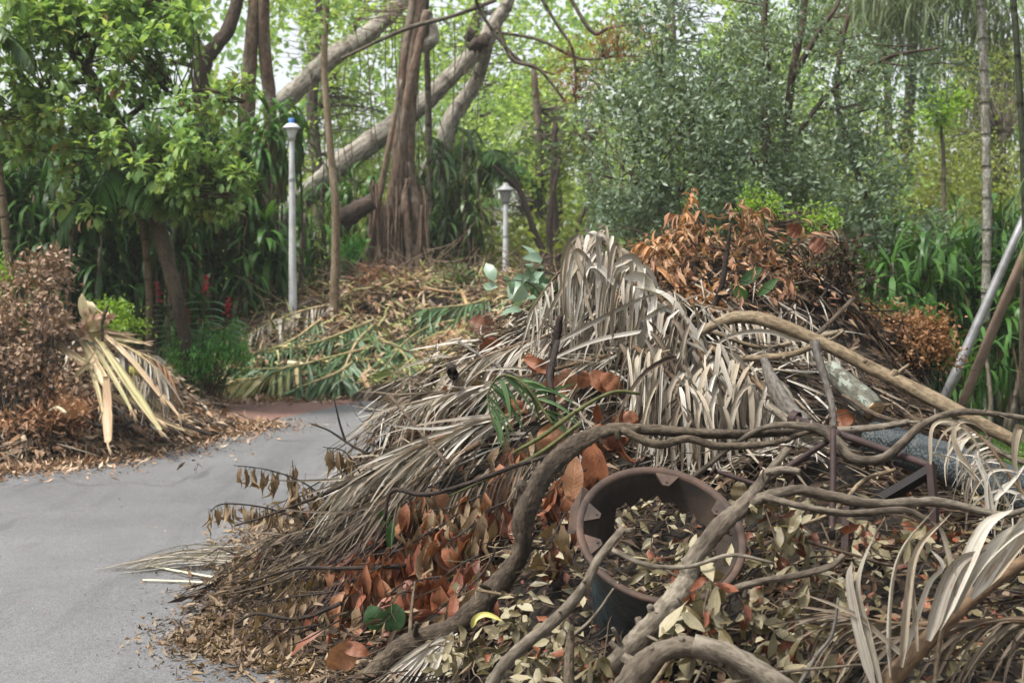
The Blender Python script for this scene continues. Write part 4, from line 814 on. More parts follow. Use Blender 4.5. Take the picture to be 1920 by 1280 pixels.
def branch(name, label, pts, rad, mat, n=12, sub=6, bump=.10, Y=None, cat='branch', stubs=(), group=None, side=(), cut=None):
    """pts (px, py, Y); rad in pixels"""
    w_ = Pl(pts, Y); k = PX(np.mean(w_[:, 1])); o = thing(name, label, cat, w_[0], group)
    rad = list(np.interp(np.linspace(0, 1, len(rad) * 2), np.linspace(0, 1, len(rad)), rad) * (1 + .10 * R.normal(0, 1, len(rad) * 2)) * .86)
    m = MB(); tube(m, w_ + R.normal(0, .2, w_.shape) * (np.array(rad).mean() * k) * (len(w_) > 5), np.array(rad) * k, n, sub, bump); c = catmull(w_, sub)
    for (u, dx, dy, l, rr) in stubs:
        a = c[int(u * (len(c) - 1))]; b = a + nrm(np.array([dx, -.35, dy])) * l * k; tube(m, [a, (a + b) / 2, b], [rr * k * 1.25, rr * k, rr * k * .85], 8, 3, .08)
    if cat == 'branch':
        for q_ in range(5 + len(pts)):
            f_ = R.uniform(.06, .94); ii = int(f_ * (len(c) - 1)); a = c[ii]; r0 = np.interp(f_, np.linspace(0, 1, len(rad)), rad) * k; T = nrm(c[min(ii + 1, len(c) - 1)] - c[max(ii - 1, 0)])
            dd_ = R.normal(0, 1, 3); dd_ = nrm(nrm(dd_ - T * (dd_ @ T)) + T * R.uniform(-.2, .9)); l_ = R.choice([.5, .8, 2.5, 5.0], p=[.4, .3, .2, .1]); r1 = r0 * (R.uniform(.3, .6) if l_ < 1 else R.uniform(.12, .25))
            b = a + dd_ * (r0 * .8 + r0 * l_); tube(m, [a, (a + b) / 2 + R.normal(0, .1, 3) * r0, b], [r1 * 1.3, r1, r1 * .7], 6, 3, .12)
    build(m, 'wood', mat, o)
    for sp, sr in side:
        m = MB(); tube(m, Pl(sp, Y), np.array(sr) * k, 8, sub, bump); build(m, 'side_branch', mat, o)
    if cut is not None:
        for end in cut:
            a, b = (c[0], c[1]) if end == 0 else (c[-1], c[-2]); d = nrm(a - b); rr = (rad[0] if end == 0 else rad[-1]) * k * .97
            m = MB(); tube(m, [a - d * .004, a + d * .003], rr, 14, 1, .03); build(m, 'cut_end', M_cut, o)
    return o

# ---- fill: what nobody could count
def fill(name, label, cat, mat, h, n, cond, L, W, shape='strip', k=3, lift=.03, curl=.6, down=.6, wave=.1, up=.25, twist=1.0, wide=3, flat=1.0):
    p, N = scatter(h, n, cond); m = MB(); q = len(p); D = nrm(tangent(N, down) + N * up * R.random((q, 1))); NN = nrm(N * flat + gauss(q, .45))
    leaves(m, p + N * (R.random((q, 1)) * lift - .01), D, NN, L * R.uniform(.5, 1.4, q), W * R.uniform(.6, 1.4, q), curl * R.normal(.6, .6, q), R.uniform(0, .8, q), shape, k, wave, R.normal(0, twist, q), wide)
    return tag(build(m, name, mat), label, cat, kind='stuff')
def reg(*boxes):
    def f(x, y, z):
        px, py = proj(np.stack([x, y, z], -1)); k = np.zeros(len(px), bool)
        for (x0, x1, y0, y1) in boxes: k |= (px + R.normal(0, 25, len(px)) > x0) & (px + R.normal(0, 25, len(px)) < x1) & (py + R.normal(0, 18, len(px)) > y0) & (py + R.normal(0, 18, len(px)) < y1)
        return k
    return f
ALLN = reg((-999, 2999, -999, 2999))
fill('dark_litter', 'leaves darkened as shade deep in the gaps of the big heap', 'litter', M_litterdk, near, 26000, ALLN, .12, .03, 'lance', 2, .05)
fill('palm_strips', 'pale dry palm strips matted over the upper middle of the big heap', 'litter', M_palmdry, near, 11000, reg((820, 1520, 540, 900), (620, 1000, 720, 900)), .30, .014, 'strip', 4, .12, .5, .5)
fill('palm_strips', 'brown dry palm strips matted through the left half of the big heap', 'litter', M_palmdry2, near, 5000, reg((560, 1100, 760, 900), (1400, 1950, 640, 960)), .26, .010, 'strip', 4, .12, .5, .9)
fill('orange_leaf_litter', 'orange brown dead leaves covering the back crest of the big heap', 'litter', M_orange, near, 17000, reg((1180, 1640, 380, 600)), .09, .022, 'lance', 3, .16, .9, .5, .2, .5)
fill('brown_leaf_litter', 'rust brown curled leaves packed on the lower left flank', 'litter', M_redleaf, near, 2200, reg((560, 1000, 900, 1240), (900, 1200, 640, 960)), .14, .05, 'oval', 3, .10, 1.0, 1.2, .25)
fill('tan_leaf_litter', 'tan curled leaves packed along the left foot of the big heap', 'litter', M_tanleaf, near, 1000, reg((380, 640, 960, 1280), (560, 900, 900, 1240)), .10, .03, 'lance', 3, .10, 1.1, 1.0, .25)
fill('olive_leaf_litter', 'olive tan oval leaves packed over the front of the big heap', 'litter', M_oliveleaf, near, 12000, reg((960, 1980, 960, 1400), (820, 1200, 1120, 1400)), .065, .028, 'obov', 3, .12, .7, .3, .16, .9, 1.3)
fill('pale_leaf_litter', 'pale upturned leaves sprinkled over the front of the big heap', 'litter', M_oliveund, near, 5200, reg((880, 1980, 960, 1400)), .06, .028, 'obov', 3, .15, .4, .3, .08, .7)
fill('brown_leaf_litter', 'small brown crumpled leaves between the olive ones at the front', 'litter', M_redleaf, near, 4200, reg((960, 1980, 960, 1400)), .05, .025, 'oval', 3, .1, 1.2, .3, .22, .8, 1.2)
fill('mixed_litter', 'mixed dry leaf scraps all over the big heap', 'litter', M_litternear, near, 5200, ALLN, .08, .022, 'lance', 3, .10, .8, .5, .15)
def twigfill(name, label, mat, h, n, cond, L, r, lift=.15, rise=.2):
    p, N = scatter(h, n, cond); q = len(p); d = nrm(tangent(N, .2) + N * rise * R.normal(.4, .7, (q, 1))); a = p + N * R.random((q, 1)) * lift
    m = MB(); sticks(m, a, a + d * (L * R.uniform(.4, 1.5, q))[:, None], r * R.uniform(.5, 1.6, q), .12, 5, .4); return tag(build(m, name, mat), label, 'twigs', kind='stuff')
twigfill('twig_tangle', 'thin grey brown twigs tangled over the whole big heap', M_twig, near, 2600, ALLN, .34, .0032)
twigfill('twig_tangle', 'thin dark twigs tangled through the big heap', M_twigdk, near, 1800, ALLN, .30, .0035)
twigfill('burnt_twig_tangle', 'dark dead twigs massed at the back right shoulder of the heap', M_twigdk, near, 2600, reg((1470, 1660, 470, 680)), .32, .004, .35, .8)
fill('dark_curled_leaves', 'shrivelled dark leaves on the back right shoulder of the heap', 'litter', M_litterdk, near, 4200, reg((1480, 1660, 480, 660)), .06, .02, 'lance', 2, .35, 1.3, .4, .2, .9)
twigfill('pale_twig_tangle', 'pale thin twigs caught in the front leaves of the big heap', M_barktan, near, 1500, reg((880, 1900, 940, 1400)), .24, .0022, .18)

# ---- palm fronds of the big heap
HF = dict(shape='strip', m_=12, dn=.36, jit=.035, fold=.5)
frond('dry_palm_frond', 'grey dry palm frond arching over the peak of the big heap', Pl([(1085,470,7.3),(1112,448,7.2),(1150,466,7.1),(1200,508,7.0),(1245,560,6.9)]), .016, 38, .66, .030, M_palmdry, None, .9, 1.2, .02, .36, near, wander=.11, **HF)
frond('dry_palm_frond', 'grey dry palm frond hanging down the middle below the arching one', Pl([(1190,530,6.9),(1240,560,6.8),(1290,620,6.65),(1330,690,6.5),(1370,750,6.4)]), .016, 52, .74, .030, M_palmdry, None, 1.0, 1.2, .02, .34, near, wander=.11, **HF)
frond('dry_palm_frond', 'straight-hanging dry palm frond just above the broken pot', Pl([(1190,650,6.6),(1240,690,6.45),(1290,730,6.35),(1350,760,6.25)]), .014, 44, .66, .026, M_palmdry, None, 1.4, 1.2, .02, .25, near, wander=.08, **HF)
frond('dry_palm_frond', 'dry palm frond fanned down behind the crossing branches at the right', Pl([(1330,650,6.6),(1390,690,6.5),(1450,750,6.3),(1500,820,6.15)]), .014, 40, .62, .028, M_palmdry, None, 1.0, 1.1, .02, .4, near, wander=.10, **HF)
frond('dry_palm_frond', 'tangled middle dry frond under the hanging grey curtain', Pl([(1250,590,6.75),(1240,650,6.6),(1260,720,6.4),(1290,790,6.2)]), .012, 40, .55, .026, M_palmdry2, None, 1.2, 1.3, .02, .3, near, wander=.11, **HF)
o = thing('palm_tuft', 'tuft of looping pale palm blades at the very peak of the heap', 'palm blades', P(1120, 470, 7.1))
for q, wd in [([(1095,560),(1098,500),(1103,450),(1116,437),(1124,470),(1128,540)],15),([(1122,520),(1120,460),(1126,442),(1138,460),(1142,530)],16),([(1140,540),(1146,480),(1155,455),(1164,480),(1160,560)],14),([(1108,560),(1080,480),(1068,462),(1058,520),(1056,600)],13),
              ([(1125,520),(1090,470),(1074,480),(1066,540),(1070,640)],12),([(1150,500),(1190,480),(1205,520),(1200,580)],18),([(1170,520),(1210,520),(1228,560),(1222,620)],20),([(1160,540),(1120,500),(1096,520),(1088,620)],14),([(1190,540),(1250,560),(1285,610),(1290,680)],20),
              ([(1200,600),(1250,575),(1290,620),(1300,700)],18),([(1180,500),(1160,520),(1150,600),(1160,680)],22),([(1230,600),(1200,640),(1186,720),(1200,780)],20),([(1120,540),(1150,470),(1180,480),(1186,560)],18),([(1260,640),(1310,680),(1340,760),(1336,820)],20),([(1300,640),(1350,700),(1400,790),(1420,870)],18),
              ([(1050,640),(1120,600),(1200,560),(1250,548)],10),([(1210,620),(1110,640),(1000,690)],9),([(1380,660),(1300,640),(1240,650),(1180,700)],12),([(1500,640),(1430,620),(1350,640),(1290,720)],10)]:
    m = MB(); blades(m, catmull(Pl(q, 6.72), 5)[None], wd * PX(6.8), 'strap', R.uniform(.3, .9), None, R.normal(0, .8)); build(m, 'blade', M_palmdry, o)
frond('dry_palm_frond', 'thin-leaved dry frond trailing left from the peak', Pl([(1140,500,7.35),(1090,480,7.35),(1040,520,7.3),(990,590,7.2)]), .010, 20, .5, .018, M_palmdry, None, .8, .9, .02, .25, near)
frond('dry_palm_frond', 'long dry palm frond fanning over the road from the left shoulder', Pl([(985,772,6.75),(880,800,6.75),(760,850,6.75),(640,905,6.8)]), .016, 44, .72, .016, M_palmdry, None, .1, .32, .05, .82, near, wander=.05)
frond('dry_palm_frond', 'lower dry palm frond reaching down to the road edge at the left', Pl([(900,830,6.65),(780,900,6.65),(680,970,6.65),(590,1050,6.6)]), .014, 40, .62, .016, M_palmdry2, None, .2, .35, .05, .8, near, wander=.05)
frond('dry_palm_frond', 'third dry frond between the two left ones, its tips by the hanging leaves', Pl([(820,860,6.8),(700,930,6.8),(600,985,6.8),(500,1010,6.85)]), .010, 34, .45, .012, M_palmdry2, None, .2, .4, .05, .75, near, wander=.07)
frond('dry_palm_frond', 'comb-like brown frond slanting down left of the thick curved branch', Pl([(1085,795,6.3),(1010,850,6.25),(930,890,6.25),(840,930,6.3)]), .010, 40, .34, .014, M_palmdry2, M_greenrachis, .7, .75, .05, .6, near, sides=(1,), wander=.04, sdir=(-.25, .1, -1))
frond('dry_palm_frond', 'pale dry frond lying flat across the upper left slope', Pl([(1230,570,7.4),(1100,610,7.3),(960,650,7.3),(830,700,7.35)]), .012, 40, .55, .016, M_palmdry, None, .2, .5, .05, .7, near)
frond('dry_palm_frond', 'second pale frond lying flat below the first on the upper left slope', Pl([(1200,650,7.1),(1050,690,7.0),(900,725,7.05),(760,760,7.15)]), .012, 40, .55, .015, M_palmdry, None, .2, .45, .05, .7, near)
frond('dry_palm_frond', 'ragged brown frond at the far left top, ending over the road bend', Pl([(1000,710,7.2),(900,725,7.2),(820,735,7.25),(760,740,7.3)]), .010, 30, .42, .013, M_palmdry2, None, .2, .4, .05, .7, near)
frond('dry_palm_frond', 'grey frond lying right of the peak under the dead sticks', Pl([(1300,570,7.6),(1400,590,7.5),(1500,620,7.3),(1590,660,7.2)]), .012, 34, .4, .018, M_palmdry, None, .3, .8, .05, .5, near)
frond('green_palm_frond', 'small fresh green palm frond showing among the brown leaves', Pl([(1040,800,6.35),(985,722,6.4),(940,705,6.45),(915,740,6.45),(925,800,6.4)]), .008, 26, .25, .022, M_greenpalm, M_greenrachis, .2, 1.2, .05, .8, None, sides=(1,), sdir=(.9, -.1, -.35), wander=.02, shape='strap')
frond('orange_palm_frond', 'orange brown frond standing behind the peak', Pl([(1215,560,8.1),(1240,500,8.0),(1275,420,8.0),(1300,350,8.0)]), .010, 24, .17, .020, M_fernorange, None, .2, .8, .1, .7, None, shape='strap', wander=.06)
frond('orange_palm_frond', 'orange frond slanting down right from behind the peak', Pl([(1215,490,7.9),(1270,520,7.8),(1320,580,7.7),(1350,620,7.6)]), .010, 32, .17, .020, M_fernorange, None, .6, .6, .1, .6, near, shape='strap')
frond('orange_palm_frond', 'feathery orange frond rising from the middle of the crest', Pl([(1400,520,8.6),(1395,460,8.5),(1410,410,8.5),(1440,385,8.5)]), .008, 24, .2, .018, M_orange, None, .3, .8, .1, .6, None, wander=.08)
frond('orange_palm_frond', 'feathery brown frond leaning right off the crest', Pl([(1440,520,8.6),(1480,470,8.5),(1530,440,8.5),(1580,430,8.5)]), .008, 24, .2, .016, M_palmdry2, None, .5, .8, .1, .6, None, wander=.08)
frond('orange_palm_frond', 'feathery orange frond leaning left off the crest', Pl([(1360,520,8.5),(1330,450,8.4),(1295,410,8.4),(1250,400,8.4)]), .008, 24, .2, .018, M_orange, None, .4, .8, .1, .6, None, wander=.08)
frond('orange_palm_frond', 'short orange frond spreading left behind the peak', Pl([(1260,520,8.2),(1230,470,8.1),(1200,455,8.1)]), .010, 24, .17, .020, M_fernorange, None, .2, .9, .1, .6, near, shape='strap')
frond('dry_palm_frond', 'flattened brown frond in the bottom right corner', Pl([(1990,1160,4.0),(1850,1165,4.0),(1700,1170,4.05),(1560,1150,4.1)]), .012, 34, .4, .014, M_palmdry2, None, .3, .3, .05, .8, near, wander=.04)
frond('dry_palm_frond', 'thin dry frond curling over the grey pipe at the right', Pl([(1980,1010,4.9),(1900,900,5.0),(1850,830,5.1),(1800,790,5.2)]), .008, 22, .3, .014, M_palmdry, None, .4, .7, .05, .45, near)
# bottom right frond whose blades one can count
o = thing('dry_palm_frond', 'stiff pale-bladed palm frond fanning up from the bottom right corner', 'palm frond', P(1640, 1300, 3.9))
m = MB(); tube(m, Pl([(1620,1330,3.85),(1700,1240,3.9),(1790,1150,3.95),(1870,1085,4.0),(1990,1010,4.05)]), np.array([20, 18, 16, 14, 12]) * PX(3.9), 9, 6, .08); build(m, 'rachis', M_rachis, o)
for q, wd in [([(1640,1290),(1610,1180),(1594,1090),(1598,1052)],22),([(1655,1290),(1630,1180),(1612,1090),(1640,1000)],20),([(1672,1270),(1672,1150),(1690,1040),(1755,950)],24),([(1690,1250),(1700,1130),(1720,1030),(1785,960)],24),
              ([(1690,1240),(1735,1100),(1765,1060),(1745,1030)],18),([(1740,1200),(1770,1100),(1800,1050),(1850,1030)],34),([(1760,1180),(1810,1070),(1850,990),(1900,955)],42),([(1790,1150),(1840,1060),(1900,1000),(1960,970)],40),([(1820,1120),(1870,1040),(1930,960),(1990,930)],36),
              ([(1720,1220),(1712,1120),(1705,1060),(1712,1040)],14),([(1850,1100),(1900,1040),(1950,990),(2000,960)],36),([(1700,1235),(1660,1200),(1600,1150),(1500,1110)],13),([(1780,1160),(1790,1090),(1770,1000),(1745,975)],16)]:
    m = MB(); blades(m, catmull(Pl(q, 3.85), 5)[None], wd * PX(3.85), 'strap', R.uniform(.3, .9), None, R.normal(0, .3)); build(m, 'leaflet', M_palmdry, o)
# ribbons curling over the right
o = thing('curled_palm_ribbons', 'loose curled dry palm ribbons beside the grey pipe', 'palm ribbons', P(1850, 900, 4.9))
for q, wd in [([(1745,870),(1750,800),(1790,790),(1830,830),(1840,880)],9),([(1830,900),(1790,830),(1800,790),(1840,800),(1870,850)],12),([(1870,980),(1850,900),(1830,850),(1845,830)],14),([(1745,850),(1800,862),(1850,920),(1860,1000)],8),([(1930,830),(1910,800),(1900,860),(1915,920)],22),
              ([(1855,990),(1850,900),(1880,880),(1940,895)],8),([(1860,940),(1900,900),(1930,860)],10),([(1900,960),(1870,900),(1840,860),(1790,850)],7)]:
    m = MB(); blades(m, catmull(Pl(q, 4.9), 5)[None], wd * PX(4.9), 'strip', .5, None, R.normal(0, 1)); build(m, 'ribbon', M_palmdry, o)
o = thing('fibre_bundle', 'purple brown fibre bundle slanting down the left flank to the road', 'fibre bundle', on(720, 960))
for k in range(46):
    a = on(720 + R.normal(0, 16), 955 + R.normal(0, 26), .12); b = on(610 + R.normal(0, 22), 1100 + R.normal(0, 24), .14); c_ = on(500 + R.normal(0, 34), 1215 + R.normal(0, 22), .05)
    m = MB(); blades(m, catmull([a, b, c_], 4)[None], .011, 'strip', .6, None, R.normal(0, 1)); build(m, 'fibre', M_fibre, o)
o = thing('split_palm_base', 'frayed fan of pale fibres beside the foot of the thick branch', 'palm fibres', P(850, 1190, 5.4))
for k in range(20):
    a = P(855 + R.normal(0, 6), 1190 + R.normal(0, 6), 5.3); e = P(700 + k * 9, 1290 + R.normal(0, 8), 5.15)
    m = MB(); blades(m, catmull([a, (a + e) / 2 + [0, 0, .03], e], 4)[None], .022, 'strap', .6); build(m, 'fibre', M_palmdry, o)

# ---- branches of the big heap
branch('thick_branch', 'thick rough brown branch curving up from the bottom edge past the pot', [(655,1320,5.35),(700,1262,5.4),(760,1205,5.4),(850,1165,5.35),(925,1105,5.3),(968,1030,5.25),(985,965,5.25),(1020,898,5.3),(1072,845,5.35),(1135,812,5.4),(1215,806,5.45),(1330,812,5.5),(1450,806,5.55),(1570,800,5.6)],
       [30,28,26,24,24,22,21,19,17,15,12,11,9,7], M_barkbrown, 16, 9, .13, stubs=[(.5,-1.0,1.2,40,12),(.27,.3,1.1,26,9),(.30,-.2,1.0,22,8)], side=[([(1165,806,5.42),(1230,832,5.42),(1290,822,5.42),(1350,836,5.42),(1450,830,5.45),(1540,800,5.5)],[8,8,7,7,6,4])])
branch('fallen_branch', 'long smooth tan pole of a branch sloping down to the right edge', [(1290,640,7.1),(1340,606,7.05),(1400,590,7.0),(1460,606,6.9),(1560,648,6.8),(1640,692,6.7),(1740,742,6.55),(1830,790,6.4),(1905,826,6.3)], [8,12,14,15,16,16,16,15,14], M_barktan, 14, 6, .05, stubs=[(.40,.3,-.8,16,7)])
branch('forked_branch', 'thick forked grey brown branch crossing in front of the pot', [(1140,1255,4.35),(1190,1198,4.4),(1245,1150,4.45),(1285,1090,4.5),(1300,1048,4.5),(1350,990,4.55),(1400,948,4.6),(1440,890,4.65),(1470,838,4.7)], [22,22,23,20,17,17,15,12,9], M_barkgrey, 14, 9, .14,
       stubs=[(.20,.35,1.3,30,8),(.22,-.35,1.2,38,7)], side=[([(1405,945,4.6),(1450,928,4.6),(1500,920,4.6),(1560,930,4.6),(1650,944,4.6),(1760,940,4.65),(1870,965,4.7),(1940,950,4.7)],[12,12,11,11,10,9,7,5]),
       ([(1430,930,4.58),(1500,948,4.55),(1590,962,4.55),(1690,955,4.55),(1740,975,4.55)],[8,7,7,6,4]),([(1438,885,4.65),(1470,880,4.62),(1500,884,4.6)],[9,7,6])], cut=[0])
branch('fallen_branch', 'slim brown branch slanting up to a cut tip inside the pot mouth', [(915,1300,4.2),(955,1232,4.2),(1040,1160,4.2),(1095,1095,4.2),(1125,1045,4.22),(1172,988,4.25)], [13,13,12,11,10,9], M_barkgrey, 12, 6, .08,
       side=[([(1148,1030,4.22),(1210,1058,4.2),(1290,1062,4.2),(1370,1040,4.2),(1450,1055,4.2)],[5,5,4,4,3]),([(1168,994,4.25),(1185,994,4.22)],[6,5])], cut=[1])
branch('arched_root', 'thick smooth arching root along the bottom edge', [(1150,1330,4.0),(1190,1262,4.0),(1240,1222,4.0),(1300,1212,4.0),(1355,1232,4.0),(1400,1270,4.0),(1440,1320,4.0)], [26,26,25,23,21,18,16], M_barkgrey, 16, 8, .09, side=[([(1300,1205,3.98),(1370,1226,3.96),(1450,1275,3.94),(1520,1330,3.92)],[20,21,20,19])], stubs=[(.45,0,1,22,7)])
branch('fallen_branch', 'snaking thin branch lying over the grey pipe at the right', [(1290,900,5.5),(1420,806,5.5),(1520,800,5.4),(1570,830,5.35),(1600,858,5.3),(1650,862,5.25),(1690,832,5.25),(1735,792,5.25),(1800,772,5.3),(1870,778,5.35),(1960,790,5.4)], [6,8,9,12,12,12,9,8,7,6,5], M_barkgrey, 10, 6, .1)
branch('fallen_branch', 'leafy-ended branch curving right below the forked one', [(1320,1145,4.2),(1370,1110,4.2),(1430,1088,4.2),(1500,1078,4.2),(1555,1062,4.2),(1582,1040,4.2)], [9,9,8,8,7,6], M_barkgrey, 10, 6, .1, stubs=[(.3,-.2,-1,24,5)])
branch('dead_log', 'grey weathered pointed log leaning right of the dry fronds', [(1432,672,6.4),(1452,722,6.3),(1480,768,6.2),(1512,800,6.1)], [8,17,20,20], M_barksilver, 12, 6, .06, cat='log')
branch('sawn_log', 'lichen-blotched sawn log with a cut end right of the heap middle', [(1556,690,6.5),(1590,722,6.4),(1622,752,6.3),(1640,770,6.25)], [19,25,29,30], M_lichen, 16, 5, .04, cut=[1], cat='log')
branch('sawn_log', 'brown sawn log just under the lichen-blotched one', [(1622,772,6.35),(1640,800,6.3),(1662,830,6.25)], [26,26,25], M_barkbrown, 14, 5, .05, cut=[0], cat='log')
branch('dead_branch', 'dark crooked upright branch between the two logs', [(1526,640,6.3),(1540,690,6.25),(1554,735,6.2),(1562,770,6.15),(1564,830,6.1)], [9,8,8,7,7], M_barksilver, 9, 6, .14)
branch('dead_branch', 'dark thin stick standing up behind the peak', [(1300,640,7.6),(1330,590,7.6),(1352,540,7.6),(1362,480,7.6),(1370,418,7.6)], [8,7,6,5,3], M_twigdk, 8, 6, .1)
branch('dead_branch', 'dark stub of a branch left of the peak', [(1030,710,6.9),(1038,660,6.9),(1046,620,6.9),(1050,592,6.9)], [9,9,8,7], M_twigdk, 9, 5, .15)
branch('dead_branch', 'dark branch under the dry fronds pointing at the big brown leaf', [(1040,790,6.4),(1035,740,6.4),(1032,700,6.45),(1045,640,6.6)], [8,8,7,6], M_twigdk, 8, 5, .12)
branch('dead_branch', 'black curved stick over the left leaves', [(720,975,6.2),(735,920,6.2),(800,925,6.15),(880,905,6.1),(960,875,6.0),(1030,855,5.95)], [5,5,5,5,5,4], M_twigdk, 7, 6, .06)
branch('dead_branch', 'green brown shoot slanting right of the green frond', [(960,850,6.2),(1020,815,6.2),(1090,765,6.15),(1150,735,6.15),(1200,738,6.2)], [4,5,5,4,3], M_greenrachis, 7, 6, .05)
branch('bare_twig', 'bare Y-shaped twig sticking out over the road', [(690,850,6.9),(665,838,6.95),(640,822,7.0),(615,806,7.0),(583,794,7.0)], [3,3,2.5,2,1.5], M_twigdk, 6, 5, .05, side=[([(648,828,7.0),(636,790,7.0),(626,745,7.0)],[2.5,2,1])])
branch('fallen_branch', 'tan branch crossing under the long pole at the right', [(1375,672,6.7),(1440,670,6.7),(1490,662,6.65),(1525,648,6.6)], [7,8,8,7], M_barktan, 9, 5, .08)
branch('fallen_branch', 'grey brown branch lying over the crossing metal bar', [(1440,760,6.1),(1500,800,6.0),(1560,806,5.95),(1650,800,5.9),(1705,790,5.85)], [9,9,8,7,6], M_barkgrey, 9, 5, .1)
branch('dead_branch', 'upright dead stub below the pot at the bottom', [(1070,1330,4.1),(1066,1260,4.15),(1068,1200,4.2),(1072,1170,4.2)], [13,12,9,4], M_barkbrown, 9, 5, .12)
branch('fallen_branch', 'mid grey branch across the front leaves by the bottom frond', [(1250,1320,3.95),(1330,1290,3.95),(1450,1262,3.95),(1560,1250,3.95),(1690,1240,3.9)], [5,5,4,4,3], M_barkgrey, 8, 6, .08)
branch('fallen_branch', 'thin crooked branch standing left of the bottom frond', [(1490,1300,4.0),(1530,1230,4.0),(1560,1190,4.0),(1572,1120,4.0)], [5,5,4,3], M_barksilver, 8, 5, .1)
branch('dead_branch', 'tan stick above the thick branch near the red can', [(892,1105,5.1),(930,1112,5.1),(968,1118,5.1)], [4,4,4], M_barktan, 8, 3, .04)
for i, (q, rd, lab) in enumerate([([(700,880,6.7),(620,920,6.75),(520,960,6.8),(440,985,6.85)],[5,4,3,2],'dark thin branch carrying leaves out over the road'),
    ([(760,1060,6.1),(650,1065,6.2),(560,1065,6.3),(470,1090,6.35)],[5,5,4,3],'dark thin branch low over the tan leaves'),
    ([(640,1130,5.9),(560,1160,6.0),(480,1150,6.1),(440,1170,6.1)],[5,4,4,3],'dark low branch almost at the road on the left'),
    ([(1000,1240,4.6),(1100,1170,4.6),(1160,1090,4.6)],[4,4,3],'fine grey stick behind the slim cut branch'),
    ([(1500,1010,4.7),(1600,1040,4.7),(1700,1060,4.7),(1820,1010,4.7)],[4,4,4,3],'fine crooked stick above the pale blades'),
    ([(1600,560,8.0),(1540,620,7.6),(1500,650,7.3)],[5,5,4],'straight brown stick behind the long pole'),
    ([(1580,620,7.4),(1500,640,7.3),(1420,650,7.2),(1330,620,7.2)],[5,5,5,4],'straight pale stick beside the fork of the long pole'),
    ([(1730,800,5.9),(1650,780,6.0),(1580,740,6.2)],[5,5,4],'brown stick over the sawn log'),
    ([(1960,880,5.2),(1880,850,5.4),(1800,800,5.6),(1700,790,5.8)],[6,6,5,4],'brown stick running beside the grey pipe'),
    ([(1680,880,5.3),(1620,900,5.3),(1560,960,5.2),(1480,990,5.1)],[5,5,5,4],'tan stick slanting in front of the black iron bar'),
    ([(1220,1290,4.1),(1260,1230,4.1),(1275,1190,4.15)],[6,6,5],'short cut stub against the arching root'),
    ([(1130,560,7.3),(1060,640,7.1),(1010,720,6.9)],[4,4,3],'straight grey stick under the thin trailing frond'),
    ([(860,640,7.5),(940,690,7.2),(1030,730,6.9)],[4,4,3],'grey stick crossing the pale flat fronds'),
    ([(840,870,6.4),(780,800,6.7),(730,740,7.0)],[4,4,3],'brown stick pointing up at the road bend'),
    ([(1750,1290,3.9),(1762,1200,3.9),(1778,1130,3.9)],[6,5,4],'pale stub standing in front of the bottom frond rib')]):
    branch('loose_stick', lab, q, rd, [M_twigdk, M_twigdk, M_twigdk, M_barkgrey, M_twig, M_twig, M_barktan, M_twig, M_barkgrey, M_barktan, M_barktan, M_barksilver, M_barksilver, M_twig, M_barktan][i], 7, 5, .08, cat='stick')

# ---- broken pot
def matte(name, c1, c2, sc_, rough, dist): 
    m = NT(name); tc = m.n('ShaderNodeTexCoord').outputs['Object']; a = m.noise(tc, sc_, 5, .65); b = m.noise(tc, sc_ * 6, 4, .6)
    c = m.mix(m.rng(a, .38, .62), c1, c2); c = m.mix(m.rng(b, .4, .7, 0, .4), c, m.mix(1, c, (.4, .36, .32, 1), 'MULTIPLY'))
    return m.done(m.bsdf(c, rough, .4, m.bump(m.math('ADD', a, m.math('MULTIPLY', b, .3)), dist, 1)))
M_glaze = matte('dark_glaze', col(52,62,66,.5), col(66,82,88,.55), 9, .42, .02)
M_clayin = matte('stained_clay', col(96,76,60,.36), col(46,40,34,.3), 5, .75, .006)
M_terra = matte('terracotta', col(128,98,80,.36), col(84,68,58,.3), 8, .75, .003)
PC = P(1240, 1000, 4.78); ax = nrm(np.array([.10, -.66, .74])); e1 = nrm(np.cross(np.array([0, 1., 0]), ax) * -1); e1 = nrm(np.cross(ax, np.array([0, 1., 0]))); e2 = np.cross(ax, e1)
if e1[0] < 0: e1 = -e1; e2 = -e2
o = thing('flower_pot', 'large broken terracotta pot with a dark glazed outside lying tilted in the leaves', 'flower pot', PC - ax * .42)
na = 72; th = np.arange(na) / na * 2 * math.pi
e2up = e2 if e2[2] > 0 else -e2
far = np.array([(np.cos(t) * e1 + np.sin(t) * e2) @ nrm(np.array([0, .55, .8])) for t in th])
depth = np.where(far > -.05, .13 - .03 * far, .13 + (.34 * np.clip((-far - .05) * 4, 0, 1))) + .012 * R.normal(0, 1, na); depth[(th > 2.3) & (th < 3.9)] += .10
def potwall(prof, name, mat, rel=0.0):
    m = MB(); pr = np.array(prof); V = []
    for (f, r) in pr:
        rr = r + rel * (np.sin(th * 8) * np.sin(f * 14) + .7 * np.sin(th * 17 + f * 9)) * (f > .12)
        V.append(PC + (rr[:, None] if np.ndim(rr) else rr) * (np.cos(th)[:, None] * e1 + np.sin(th)[:, None] * e2) - ax * (f * depth)[:, None])
    V = np.concatenate(V); i, j = np.meshgrid(np.arange(len(pr) - 1), np.arange(na), indexing='ij')
    m.add(V, np.stack([i * na + j, i * na + (j + 1) % na, (i + 1) * na + (j + 1) % na, (i + 1) * na + j], -1).reshape(-1, 4)); return build(m, name, mat, o)
def rad_at(d, R0, k): return R0 - k * d
dd = [0, .06, .12, .2, .3, .45, .6, .8, 1.0]
m = MB()
